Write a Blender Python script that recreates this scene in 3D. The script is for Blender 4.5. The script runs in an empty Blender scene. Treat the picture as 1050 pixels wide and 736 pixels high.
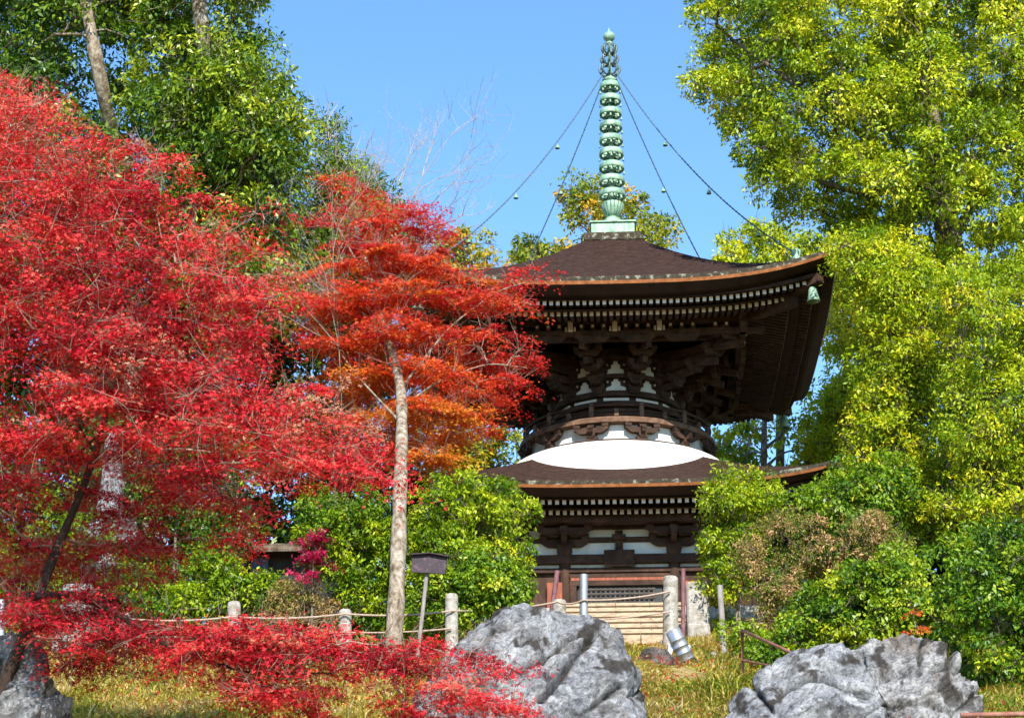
import bpy, math, random
import numpy as np
from mathutils import Vector, Matrix, noise

R_ = math.radians
# ------------------------------------------------------------------ camera, sky, sun, exposure
sc = bpy.context.scene
PITCH, YAW, FPX = R_(20.5), R_(3.24), 2000.0          # focal length in pixels of the 1050 px wide photograph
CAM = np.array([0, 0, 1.6])
cam_data = bpy.data.cameras.new('camera')
cam = bpy.data.objects.new('camera', cam_data)
sc.collection.objects.link(cam)
cam.location = CAM
cam.rotation_euler = (math.pi / 2 + PITCH, 0, YAW)
cam_data.sensor_width = 36
cam_data.lens = FPX / 1050 * 36
cam_data.clip_end = 2000
sc.camera = cam

SUN_EL, SUN_AZ = R_(38), R_(169)                      # azimuth clockwise from +Y: behind the camera, a little right
world = bpy.data.worlds.new('World')
sc.world = world
world.use_nodes = True
wn = world.node_tree.nodes
wn.clear()
sky = wn.new('ShaderNodeTexSky')
sky.sky_type = 'NISHITA'
sky.sun_disc = False
sky.sun_elevation = SUN_EL
sky.sun_rotation = SUN_AZ
sky.air_density = 1.0
sky.dust_density = 0.0
sky.ozone_density = 2.0
bg = wn.new('ShaderNodeBackground')
bg.inputs['Strength'].default_value = 0.14
wo = wn.new('ShaderNodeOutputWorld')
tone = wn.new('ShaderNodeMix')                        # clear, dry autumn air: a deeper blue
tone.data_type = 'RGBA'; tone.blend_type = 'MULTIPLY'
tone.inputs[0].default_value = 1
tone.inputs[7].default_value = (0.70, 0.95, 1.10, 1)
world.node_tree.links.new(sky.outputs[0], tone.inputs[6])
world.node_tree.links.new(tone.outputs[2], bg.inputs['Color'])
world.node_tree.links.new(bg.outputs[0], wo.inputs['Surface'])
sun_data = bpy.data.lights.new('sun', 'SUN')
sun_data.energy = 4.8
sun_data.angle = R_(0.5)
sun_data.color = (1.0, 0.94, 0.84)
sun = bpy.data.objects.new('sun', sun_data)
sc.collection.objects.link(sun)
sdir = Vector((math.sin(SUN_AZ) * math.cos(SUN_EL), math.cos(SUN_AZ) * math.cos(SUN_EL), math.sin(SUN_EL)))
sun.rotation_euler = sdir.to_track_quat('Z', 'Y').to_euler()
sun.location = (10, -20, 40)
sc.view_settings.view_transform = 'Standard'
sc.view_settings.look = 'None'
sc.view_settings.exposure = 1.05
sc.view_settings.gamma = 1
sc.cycles.max_bounces = 8
sc.cycles.transmission_bounces = 4
sc.cycles.diffuse_bounces = 4

col = sc.collection
rng = np.random.default_rng(7)
_r = np.array([math.cos(YAW), math.sin(YAW), 0]); _h = np.array([-math.sin(YAW), math.cos(YAW), 0]); _z = np.array([0, 0, 1.0])
_f = _h * math.cos(PITCH) + _z * math.sin(PITCH); _u = -_h * math.sin(PITCH) + _z * math.cos(PITCH)


def at(px, py, Y):
    """the world point that stands at depth Y along the sight line of a photograph pixel (used as a survey of the place)"""
    d = _f + _r * (px - 525) / FPX + _u * (368 - py) / FPX
    return CAM + d * Y / d[1]


def ppm(px, py, Y):
    """pixels per metre at that point"""
    d = (at(px, py, Y) - CAM) @ _f
    return FPX / d


# ------------------------------------------------------------------ object helpers
def tag(o, label=None, cat=None, group=None, kind=None):
    if label: o['label'] = label
    if cat: o['category'] = cat
    if group: o['group'] = group
    if kind: o['kind'] = kind
    return o


def empty(name, loc, label, cat, group=None):
    o = bpy.data.objects.new(name, None)
    col.objects.link(o)
    o.location = loc
    o.empty_display_size = 0.2
    tag(o, label, cat, group)
    o['_loc'] = [float(v) for v in loc]
    return o


def link(name, me, mat, parent=None):
    """link a mesh given in world coordinates; under a parent the object is moved so that it keeps its place"""
    o = bpy.data.objects.new(name, me)
    col.objects.link(o)
    if mat is not None and not me.materials:
        me.materials.append(mat)
    if parent is not None:
        o.parent = parent
        p, off = parent, Vector((0, 0, 0))
        while p is not None:
            off += Vector(p.location)
            p = p.parent
        me.transform(Matrix.Translation(-off))
    return o


class MB:
    """collects shapes and builds them as one mesh"""

    def __init__(s):
        s.v, s.f, s.n, s.sm = [], [], 0, []

    def add(s, verts, faces, smooth=False):
        k = s.n
        s.v.extend([tuple(map(float, v)) for v in verts])
        s.n += len(verts)
        for f in faces:
            s.f.append(tuple(i + k for i in f))
            s.sm.append(smooth)

    def box(s, c, size, M=None, bev=0.0):
        x, y, z = [q / 2 for q in size]
        b = min(bev, x * .45, y * .45, z * .45)
        if b > 0:
            vs, idx = [], {}
            for ix in (-1, 1):
                for iy in (-1, 1):
                    for iz in (-1, 1):
                        for ax in range(3):
                            p = [ix * (x - b), iy * (y - b), iz * (z - b)]
                            p[ax] = (ix * x, iy * y, iz * z)[ax]
                            idx[(ix, iy, iz, ax)] = len(vs)
                            vs.append(p)
            fs = []
            for ax in range(3):
                o1, o2 = [(1, 2), (2, 0), (0, 1)][ax]
                for sg in (-1, 1):
                    q = []
                    for a, bb in ((-1, -1), (1, -1), (1, 1), (-1, 1)):
                        k = [0, 0, 0]; k[ax] = sg; k[o1] = a; k[o2] = bb
                        q.append(idx[(k[0], k[1], k[2], ax)])
                    fs.append(q if sg > 0 else q[::-1])
            for ax in range(3):
                o1, o2 = [(1, 2), (2, 0), (0, 1)][ax]
                for a in (-1, 1):
                    for bb in (-1, 1):
                        def K(sg, axx):
                            k = [0, 0, 0]; k[ax] = sg; k[o1] = a; k[o2] = bb
                            return idx[(k[0], k[1], k[2], axx)]
                        fs.append([K(-1, o1), K(1, o1), K(1, o2), K(-1, o2)])
            for ix in (-1, 1):
                for iy in (-1, 1):
                    for iz in (-1, 1):
                        fs.append([idx[(ix, iy, iz, 0)], idx[(ix, iy, iz, 1)], idx[(ix, iy, iz, 2)]])
        else:
            vs = [(i * x, j * y, k * z) for i in (-1, 1) for j in (-1, 1) for k in (-1, 1)]
            fs = [(0, 1, 3, 2), (4, 6, 7, 5), (0, 4, 5, 1), (2, 3, 7, 6), (0, 2, 6, 4), (1, 5, 7, 3)]
        vs = [Vector(q) for q in vs]
        if M is not None:
            vs = [M @ q for q in vs]
        c = Vector(c)
        s.add([q + c for q in vs], fs)

    def beam(s, a, b, w, h, bev=0.0):
        """a squared timber from a to b, h measured upright"""
        a, b = Vector(a), Vector(b)
        d = b - a
        L = d.length
        d.normalize()
        side = d.cross(Vector((0, 0, 1)))
        if side.length < 1e-4: side = Vector((1, 0, 0))
        side.normalize()
        up = side.cross(d)
        M = Matrix((d, side, up)).transposed()
        s.box((a + b) / 2, (L, w, h), M, bev)

    def tube(s, pts, rad, n=8, cap=True, smooth=True):
        P = [Vector(q) for q in pts]
        r = rad if hasattr(rad, '__len__') else [rad] * len(P)
        vs, fs, ref = [], [], None
        for i, p in enumerate(P):
            t = (P[min(i + 1, len(P) - 1)] - P[max(i - 1, 0)]).normalized()
            if ref is None:
                ref = t.orthogonal().normalized()
            ref = (ref - t * ref.dot(t)).normalized()
            bi = t.cross(ref)
            for k in range(n):
                a = 2 * math.pi * k / n
                vs.append(p + (ref * math.cos(a) + bi * math.sin(a)) * r[i])
        for i in range(len(P) - 1):
            for k in range(n):
                fs.append((i * n + k, i * n + (k + 1) % n, (i + 1) * n + (k + 1) % n, (i + 1) * n + k))
        s.add(vs, fs, smooth)
        if cap:
            s.add(vs[:n], [tuple(range(n))[::-1]])
            s.add(vs[-n:], [tuple(range(n))])

    def lathe(s, prof, c=(0, 0, 0), n=32, a0=0.0, a1=2 * math.pi, smooth=True):
        full = abs(a1 - a0 - 2 * math.pi) < 1e-6
        m = n if full else n + 1
        vs, fs = [], []
        for (r, z) in prof:
            for k in range(m):
                a = a0 + (a1 - a0) * k / n
                vs.append((c[0] + r * math.cos(a), c[1] + r * math.sin(a), c[2] + z))
        for i in range(len(prof) - 1):
            for k in range(n):
                k2 = (k + 1) % m
                fs.append((i * m + k, i * m + k2, (i + 1) * m + k2, (i + 1) * m + k))
        s.add(vs, fs, smooth)

    def ball(s, c, r, n=10, sq=1.0):
        prof = [(r * math.sin(math.pi * i / n) + 1e-5, -r * sq * math.cos(math.pi * i / n)) for i in range(n + 1)]
        s.lathe(prof, c, n * 2)

    def build(s, name, mat, parent=None):
        me = bpy.data.meshes.new(name)
        me.from_pydata(s.v, [], s.f)
        me.polygons.foreach_set('use_smooth', s.sm)
        me.update()
        return link(name, me, mat, parent)


# ------------------------------------------------------------------ materials
def newmat(name):
    m = bpy.data.materials.new(name)
    m.use_nodes = True
    nt = m.node_tree
    nt.nodes.clear()
    out = nt.nodes.new('ShaderNodeOutputMaterial')
    return m, nt, out


def ramp(nt, stops, src):
    r = nt.nodes.new('ShaderNodeValToRGB')
    e = r.color_ramp.elements
    while len(e) < len(stops): e.new(0.5)
    for k, (p, c) in enumerate(stops):
        e[k].position = p
        e[k].color = (*c, 1)
    nt.links.new(src, r.inputs[0])
    return r.outputs[0]


def noise_node(nt, scale, detail=6, rough=0.6, vec=None, dist=0.0):
    n = nt.nodes.new('ShaderNodeTexNoise')
    n.inputs['Scale'].default_value = scale
    n.inputs['Detail'].default_value = detail
    n.inputs['Roughness'].default_value = rough
    n.inputs['Distortion'].default_value = dist
    if vec is not None: nt.links.new(vec, n.inputs['Vector'])
    return n.outputs['Fac']


def coords(nt, scale=(1, 1, 1), kind='Object'):
    tc = nt.nodes.new('ShaderNodeTexCoord')
    mp = nt.nodes.new('ShaderNodeMapping')
    mp.inputs['Scale'].default_value = scale
    nt.links.new(tc.outputs[kind], mp.inputs['Vector'])
    return mp.outputs[0]


def surf(name, stops, scale=4, stretch=(1, 1, 1), rough=0.8, bump=0.3, bscale=20, spec=0.3, metal=0, detail=8, bdist=0.02):
    """a solid, weathered surface: colour from a noise ramp, a finer noise for relief"""
    m, nt, out = newmat(name)
    b = nt.nodes.new('ShaderNodeBsdfPrincipled')
    v = coords(nt, stretch)
    c = ramp(nt, stops, noise_node(nt, scale, detail, 0.65, v, 0.3))
    nt.links.new(c, b.inputs['Base Color'])
    b.inputs['Roughness'].default_value = rough
    b.inputs['Specular IOR Level'].default_value = spec
    b.inputs['Metallic'].default_value = metal
    if bump:
        bp = nt.nodes.new('ShaderNodeBump')
        bp.inputs['Strength'].default_value = bump
        bp.inputs['Distance'].default_value = bdist
        nt.links.new(noise_node(nt, bscale, 6, 0.6, v), bp.inputs['Height'])
        nt.links.new(bp.outputs[0], b.inputs['Normal'])
    nt.links.new(b.outputs[0], out.inputs[0])
    return m


def leafmat(name, stops, trans=0.35, rough=0.45, spec=0.35, tint=(1.0, 1.0, 0.6)):
    m, nt, out = newmat(name)
    at_ = nt.nodes.new('ShaderNodeAttribute')
    at_.attribute_name = 'var'
    c = ramp(nt, stops, at_.outputs['Fac'])
    b = nt.nodes.new('ShaderNodeBsdfPrincipled')
    b.inputs['Roughness'].default_value = rough
    b.inputs['Specular IOR Level'].default_value = spec
    nt.links.new(c, b.inputs['Base Color'])
    t = nt.nodes.new('ShaderNodeBsdfTranslucent')
    mu = nt.nodes.new('ShaderNodeMix')
    mu.data_type = 'RGBA'; mu.blend_type = 'MULTIPLY'
    mu.inputs[0].default_value = 1
    nt.links.new(c, mu.inputs[6])
    mu.inputs[7].default_value = (*tint, 1)
    nt.links.new(mu.outputs[2], t.inputs[0])
    mx = nt.nodes.new('ShaderNodeMixShader')
    mx.inputs[0].default_value = trans
    nt.links.new(b.outputs[0], mx.inputs[1])
    nt.links.new(t.outputs[0], mx.inputs[2])
    nt.links.new(mx.outputs[0], out.inputs[0])
    return m


M = {}
def barkmat():
    m, nt, out = newmat('cypress bark shingle')
    b = nt.nodes.new('ShaderNodeBsdfPrincipled')
    b.inputs['Roughness'].default_value = .95
    b.inputs['Specular IOR Level'].default_value = .1
    v = coords(nt, (1, 1, 7))
    base = ramp(nt, [(0.3, (.020, .010, .008)), (0.48, (.062, .034, .027)), (0.6, (.105, .060, .048)), (0.74, (.16, .105, .08))], noise_node(nt, 6, 10, .75, v, .3))
    wv = nt.nodes.new('ShaderNodeTexWave')
    wv.bands_direction = 'Z'
    wv.inputs['Scale'].default_value = 4.2; wv.inputs['Distortion'].default_value = 1.6
    wv.inputs['Detail'].default_value = 3; wv.inputs['Detail Scale'].default_value = 3
    nt.links.new(coords(nt), wv.inputs['Vector'])
    row = ramp(nt, [(0.0, (.45, .43, .42)), (0.25, (.95, .95, .95)), (1.0, (1.05, 1.05, 1.05))], wv.outputs['Fac'])
    mm = nt.nodes.new('ShaderNodeMix'); mm.data_type = 'RGBA'; mm.blend_type = 'MULTIPLY'; mm.inputs[0].default_value = .8
    nt.links.new(base, mm.inputs[6]); nt.links.new(row, mm.inputs[7])
    moss = ramp(nt, [(0.62, (0, 0, 0)), (0.72, (.6, .6, .6))], noise_node(nt, 2.4, 10, .75, coords(nt), .5))
    mo = nt.nodes.new('ShaderNodeMix'); mo.data_type = 'RGBA'
    nt.links.new(moss, mo.inputs[0]); nt.links.new(mm.outputs[2], mo.inputs[6]); mo.inputs[7].default_value = (.075, .068, .038, 1)
    nt.links.new(mo.outputs[2], b.inputs['Base Color'])
    bp = nt.nodes.new('ShaderNodeBump'); bp.inputs['Strength'].default_value = .7; bp.inputs['Distance'].default_value = .03
    nt.links.new(wv.outputs['Fac'], bp.inputs['Height'])
    b2 = nt.nodes.new('ShaderNodeBump'); b2.inputs['Strength'].default_value = 1; b2.inputs['Distance'].default_value = .08
    nt.links.new(noise_node(nt, 16, 6, .7, v), b2.inputs['Height']); nt.links.new(bp.outputs[0], b2.inputs['Normal'])
    nt.links.new(b2.outputs[0], b.inputs['Normal'])
    nt.links.new(b.outputs[0], out.inputs[0])
    return m


M['bark_roof'] = barkmat()
M['roof_moss'] = surf('mossy roof edge', [(0.35, (.03, .022, .018)), (0.55, (.06, .05, .035)), (0.62, (.24, .25, .2)), (0.75, (.07, .06, .04))], 7, (1, 1, 1), .9, .6, 30, .1)
M['lip'] = surf('orange cypress fascia', [(0.3, (.16, .05, .016)), (0.5, (.30, .105, .032)), (0.75, (.42, .17, .06))], 6, (1, 1, 1), .75, .3, 25)
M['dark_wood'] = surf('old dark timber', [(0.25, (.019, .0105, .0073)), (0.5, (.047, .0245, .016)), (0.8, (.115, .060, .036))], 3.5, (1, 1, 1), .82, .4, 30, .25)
M['mid_wood'] = surf('sun-bleached timber', [(0.25, (.05, .027, .018)), (0.5, (.13, .072, .045)), (0.8, (.24, .15, .10))], 6, (1, 1, 1), .82, .4, 30, .2)
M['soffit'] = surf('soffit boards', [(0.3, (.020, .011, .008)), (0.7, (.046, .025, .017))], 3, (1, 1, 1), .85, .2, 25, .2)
M['white_end'] = surf('white painted timber ends', [(0.3, (.46, .39, .34)), (0.7, (.66, .60, .55))], 3, (1, 1, 1), .8, .1, 20)
M['plaster'] = surf('white lime plaster', [(0.3, (.46, .44, .41)), (0.42, (.60, .59, .57)), (0.7, (.68, .675, .67))], 2.5, (1, 1, .25), .9, .08, 30, .1)
M['old_plaster'] = surf('aged pale plaster', [(0.3, (.56, .53, .50)), (0.6, (.72, .70, .67))], 2, (1, 1, .4), .9, .1, 30, .1)
M['orange_door'] = surf('red lacquered door wood', [(0.3, (.13, .03, .016)), (0.6, (.27, .07, .03)), (0.8, (.36, .12, .05))], 4, (4, 1, .6), .6, .2, 25)
M['verdigris'] = surf('verdigris bronze', [(0.28, (.055, .10, .07)), (0.42, (.155, .28, .20)), (0.58, (.27, .42, .31)), (0.75, (.42, .53, .42))], 6, (1, 1, .5), .6, .25, 30, .4, .15)
M['dark_bronze'] = surf('dark bronze', [(0.3, (.05, .075, .07)), (0.7, (.12, .17, .15))], 8, (1, 1, 1), .5, .2, 30, .4, .4)
M['chain'] = surf('weathered blue-grey chain', [(0.3, (.05, .09, .13)), (0.7, (.10, .17, .24))], 10, (1, 1, 1), .6, 0, 30, .4, .3)
M['granite'] = surf('pale weathered granite', [(0.26, (.10, .085, .065)), (0.40, (.23, .205, .17)), (0.54, (.33, .31, .28)), (0.70, (.42, .40, .37))], 11, (1, 1, 1), .9, .6, 40, .2)
M['stair'] = surf('sandy stone steps', [(0.3, (.21, .155, .10)), (0.48, (.39, .30, .205)), (0.7, (.50, .40, .29))], 6, (1, 1, 3), .9, .5, 40, .2)
M['galv'] = surf('galvanised steel', [(0.3, (.30, .31, .33)), (0.7, (.48, .49, .51))], 9, (1, 1, 1), .4, .05, 30, .5, .7)
M['rust'] = surf('rusty painted pipe', [(0.3, (.13, .05, .035)), (0.55, (.24, .10, .07)), (0.75, (.34, .2, .15))], 9, (1, 1, 1), .7, .3, 40, .3)
M['purple_pipe'] = surf('faded maroon pipe', [(0.3, (.10, .035, .04)), (0.7, (.22, .11, .12))], 9, (1, 1, 1), .6, .2, 40, .3)
M['grey_wood'] = surf('silvered wood stake', [(0.3, (.14, .12, .11)), (0.7, (.32, .29, .27))], 8, (1, 1, .3), .9, .5, 40, .2)
M['rope'] = surf('faded hemp rope', [(0.3, (.26, .18, .13)), (0.7, (.45, .35, .28))], 30, (1, 1, 1), .9, .2, 60, .1)
M['sign_dark'] = surf('blackened sign board', [(0.35, (.010, .005, .008)), (0.58, (.030, .014, .022)), (0.72, (.12, .07, .08))], 9, (1, 1, 1), .6, .2, 30, .4)
M['dim_wood'] = surf('greyed lattice wood', [(0.3, (.035, .028, .024)), (0.7, (.10, .085, .075))], 6)
M['black'] = surf('black rubber', [(0.3, (.012, .012, .013)), (0.7, (.03, .03, .03))], 9, rough=.5, bump=0)
M['glass_dark'] = surf('dark lamp glass', [(0.3, (.02, .025, .03)), (0.7, (.04, .045, .05))], 4, rough=.1, bump=0, spec=.6)
M['hut'] = surf('dark hut boards', [(0.3, (.02, .018, .018)), (0.7, (.05, .042, .038))], 5, (1, 1, .4), .8, .3, 30)
M['hut_blue'] = surf('blue painted panel', [(0.3, (.05, .09, .16)), (0.7, (.08, .14, .24))], 4, rough=.6, bump=.05)
M['trunk_pale'] = surf('pale lichened bark', [(0.3, (.045, .032, .021)), (0.43, (.14, .105, .07)), (0.53, (.25, .205, .155)), (0.68, (.40, .36, .30))], 9, (1, 1, .6), .9, .9, 22, .15, bdist=.03)
M['trunk_grey'] = surf('grey brown bark', [(0.3, (.045, .033, .025)), (0.5, (.12, .092, .068)), (0.65, (.25, .21, .16)), (0.8, (.36, .32, .27))], 6, (1, 1, .35), .92, .9, 20, .15, bdist=.04)
M['trunk_dark'] = surf('dark maple bark', [(0.3, (.022, .014, .012)), (0.6, (.055, .036, .028)), (0.8, (.12, .085, .06))], 8, (1, 1, .4), .9, .8, 25, .15, bdist=.03)
M['twig_pink'] = surf('pinkish bare twigs', [(0.3, (.17, .11, .085)), (0.7, (.36, .26, .20))], 6, rough=.85, bump=0)
M['twig_grey'] = surf('silver bare twigs', [(0.3, (.22, .19, .16)), (0.7, (.44, .40, .35))], 6, rough=.85, bump=0)
M['leaf_camphor'] = leafmat('camphor leaves', [(0.0, (.020, .060, .003)), (0.35, (.105, .20, .006)), (0.7, (.36, .46, .012)), (1.0, (.62, .59, .03))], .36, .42, .4, (1, 1, .3))
M['leaf_dark'] = leafmat('dark glossy evergreen leaves', [(0.0, (.012, .040, .006)), (0.45, (.060, .135, .008)), (0.8, (.22, .32, .015)), (1.0, (.42, .45, .03))], .30, .38, .45, (1, 1, .3))
M['leaf_lime'] = leafmat('yellow green leaves', [(0.0, (.045, .12, .004)), (0.35, (.19, .30, .008)), (0.7, (.45, .52, .015)), (1.0, (.70, .61, .03))], .40, .45, .3, (1, 1, .3))
M['leaf_shrub'] = leafmat('bright green shrub leaves', [(0.0, (.022, .075, .004)), (0.4, (.09, .20, .008)), (0.75, (.27, .38, .014)), (1.0, (.52, .52, .03))], .36, .42, .4, (1, 1, .3))
M['leaf_red'] = leafmat('crimson maple leaves', [(0.0, (.14, .005, .010)), (0.2, (.32, .007, .018)), (0.5, (.65, .021, .038)), (0.76, (.77, .08, .06)), (0.9, (.50, .13, .08)), (1.0, (.44, .24, .15))], .27, .6, .15, (1, .5, .4))
M['leaf_orange'] = leafmat('orange red maple leaves', [(0.0, (0.483, 0.015, 0.02)), (0.35, (0.644, 0.045, 0.018)), (0.65, (0.667, 0.11, 0.014)), (1.0, (0.632, 0.24, 0.02))], .4, .5, .3, (1, .7, .4))
M['leaf_autumn'] = leafmat('green to orange autumn leaves', [(0.0, (0.086, 0.156, 0.014)), (0.45, (0.281, 0.328, 0.024)), (0.7, (0.593, 0.437, 0.024)), (1.0, (0.78, 0.265, 0.024))], 0.42, .5, .3, (1, 1, .4))
M['leaf_brown'] = leafmat('russet and green shrub leaves', [(0.0, (.05, .12, .008)), (0.28, (.16, .20, .02)), (0.5, (.34, .23, .09)), (0.75, (.46, .27, .12)), (1.0, (.56, .34, .18))], .35, .6, .2, (1, .9, .6))
M['leaf_magenta'] = leafmat('magenta maple leaves', [(0.0, (.30, .004, .05)), (0.6, (.55, .012, .10)), (1.0, (.6, .05, .12))], .4, .5, .3, (1, .5, .6))
M['grass'] = leafmat('dry yellow grass', [(0.0, (.08, .16, .012)), (0.25, (.22, .26, .025)), (0.5, (.46, .38, .055)), (0.75, (.56, .40, .13)), (1.0, (.64, .53, .30))], .3, .7, .2, (1, .95, .6))

# limestone rock: pale grey with darker veins, cracks and stains
def rockmat(name, lo, mid, hi, warm):
    m, nt, out = newmat(name)
    b = nt.nodes.new('ShaderNodeBsdfPrincipled')
    b.inputs['Roughness'].default_value = .9
    b.inputs['Specular IOR Level'].default_value = .2
    v = coords(nt, (1, 1, 1))
    base = ramp(nt, [(0.30, lo), (0.46, mid), (0.62, hi)], noise_node(nt, 2.2, 12, .72, v, 1.2))
    stain = ramp(nt, [(0.52, (0, 0, 0)), (0.66, (1, 1, 1))], noise_node(nt, 1.3, 10, .7, v, .6))
    mx = nt.nodes.new('ShaderNodeMix'); mx.data_type = 'RGBA'
    sc_ = nt.nodes.new('ShaderNodeMath'); sc_.operation = 'MULTIPLY'; sc_.inputs[1].default_value = .75
    nt.links.new(stain, sc_.inputs[0]); nt.links.new(sc_.outputs[0], mx.inputs[0])
    nt.links.new(base, mx.inputs[6]); mx.inputs[7].default_value = (*warm, 1)
    tc = nt.nodes.new('ShaderNodeTexCoord')
    mp = nt.nodes.new('ShaderNodeMapping')
    mp.vector_type = 'TEXTURE'
    mp.inputs['Rotation'].default_value = (.2, -.75, .15)
    mp.inputs['Scale'].default_value = (1.0, .9, .5)
    nt.links.new(tc.outputs['Object'], mp.inputs['Vector'])
    strata = noise_node(nt, 2.6, 12, .7, mp.outputs[0], 1.5)
    crack = ramp(nt, [(0.33, (.12, .12, .12)), (0.40, (.9, .9, .9)), (0.47, (1, 1, 1)), (0.495, (.30, .30, .31)), (0.52, (1, 1, 1)), (.66, (.75, .75, .76))], strata)
    m2 = nt.nodes.new('ShaderNodeMix'); m2.data_type = 'RGBA'; m2.blend_type = 'MULTIPLY'; m2.inputs[0].default_value = .9
    nt.links.new(mx.outputs[2], m2.inputs[6]); nt.links.new(crack, m2.inputs[7])
    da = nt.nodes.new('ShaderNodeAttribute'); da.attribute_name = 'darkening'
    m3 = nt.nodes.new('ShaderNodeMix'); m3.data_type = 'RGBA'
    nt.links.new(da.outputs['Fac'], m3.inputs[0]); nt.links.new(m2.outputs[2], m3.inputs[6]); m3.inputs[7].default_value = (.045, .036, .028, 1)
    spk = ramp(nt, [(0.40, (.55, .54, .53)), (0.5, (1, 1, 1)), (0.63, (1, 1, 1)), (.70, (1.35, 1.35, 1.33))], noise_node(nt, 14, 8, .75, v, .4))
    m4 = nt.nodes.new('ShaderNodeMix'); m4.data_type = 'RGBA'; m4.blend_type = 'MULTIPLY'; m4.inputs[0].default_value = 1
    nt.links.new(m3.outputs[2], m4.inputs[6]); nt.links.new(spk, m4.inputs[7])
    nt.links.new(m4.outputs[2], b.inputs['Base Color'])
    b1 = nt.nodes.new('ShaderNodeBump'); b1.inputs['Strength'].default_value = 1; b1.inputs['Distance'].default_value = .12
    nt.links.new(noise_node(nt, 4.5, 14, .74, v, .8), b1.inputs['Height'])
    b2 = nt.nodes.new('ShaderNodeBump'); b2.inputs['Strength'].default_value = 1; b2.inputs['Distance'].default_value = .12
    nt.links.new(strata, b2.inputs['Height']); nt.links.new(b1.outputs[0], b2.inputs['Normal'])
    nt.links.new(b2.outputs[0], b.inputs['Normal'])
    nt.links.new(b.outputs[0], out.inputs[0])
    return m
M['rock'] = rockmat('grey limestone', (.085, .088, .10), (.36, .37, .40), (.66, .665, .68), (.15, .13, .105))
M['rock_stained'] = rockmat('stained limestone', (.085, .08, .08), (.39, .385, .39), (.70, .69, .67), (.19, .12, .07))
M['rock_brown'] = rockmat('brown field stone', (.10, .08, .07), (.18, .145, .13), (.27, .22, .2), (.2, .15, .1))
M['rock_white'] = rockmat('whitish stone', (.32, .31, .29), (.48, .46, .43), (.62, .60, .57), (.4, .35, .28))

# ------------------------------------------------------------------ ground
GY = [-60, 4, 10, 16, 22, 27, 33, 35.8, 36.9, 38.6, 60, 100, 300]
GZ = [0, 0, 1.3, 3.1, 5.15, 6.75, 8.55, 9.2, 9.5, 10.45, 10.7, 16, 45]


def ground(x, y):
    z = np.interp(y, GY, GZ)
    n = 0.10 * np.sin(x * .9 + y * .5) + 0.07 * np.sin(x * 2.1 - y * 1.3) + .05 * np.sin(x * .37 + 1.3)
    k = np.clip((y - 8) / 8, 0, 1) * np.clip((39 - y) / 3, 0, 1)
    return z + n * k + np.clip(-x - 5, 0, 20) * .05 * k


def make_ground():
    xs = np.unique(np.concatenate([np.linspace(-600, -30, 14), np.linspace(-30, 30, 100), np.linspace(30, 600, 14)]))
    ys = np.unique(np.concatenate([np.linspace(-300, 4, 10), np.linspace(4, 64, 110), np.linspace(64, 900, 20)]))
    X, Y = np.meshgrid(xs, ys)
    Zg = ground(X, Y)
    V = np.stack([X, Y, Zg], -1).reshape(-1, 3)
    nx = len(xs)
    F = [(j * nx + i, j * nx + i + 1, (j + 1) * nx + i + 1, (j + 1) * nx + i) for j in range(len(ys) - 1) for i in range(nx - 1)]
    me = bpy.data.meshes.new('ground')
    me.from_pydata(V.tolist(), [], F)
    me.polygons.foreach_set('use_smooth', [True] * len(F))
    o = link('ground', me, surf('dry hillside soil and turf', [(0.3, (.10, .085, .03)), (0.5, (.22, .17, .06)), (0.7, (.33, .26, .11))], 1.6, (1, 1, 1), .95, .6, 12, .1))
    tag(o, kind='structure')


make_ground()
GROUND_Z = lambda x, y: float(ground(np.float64(x), np.float64(y)))

# ------------------------------------------------------------------ PAGODA
YC = 43.85
PG = empty('pagoda', (0, YC, 10.45), 'dark wooden two-tiered Buddhist pagoda with round white dome and tall green spire', 'pagoda')


def P_(x, d, z):   # pagoda frame -> world (d measured from the axis towards the viewer)
    return (x, YC - d, z)


def rot4(k, x, d):
    """side k of the square plan: 0 faces the viewer"""
    a = k * math.pi / 2
    c, s = math.cos(a), math.sin(a)
    X, Yy = x, -d
    return (c * X - s * Yy, s * X + c * Yy)


def S(k, x, d, z):
    q = rot4(k, x, d)
    return (q[0], YC + q[1], z)


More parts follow.
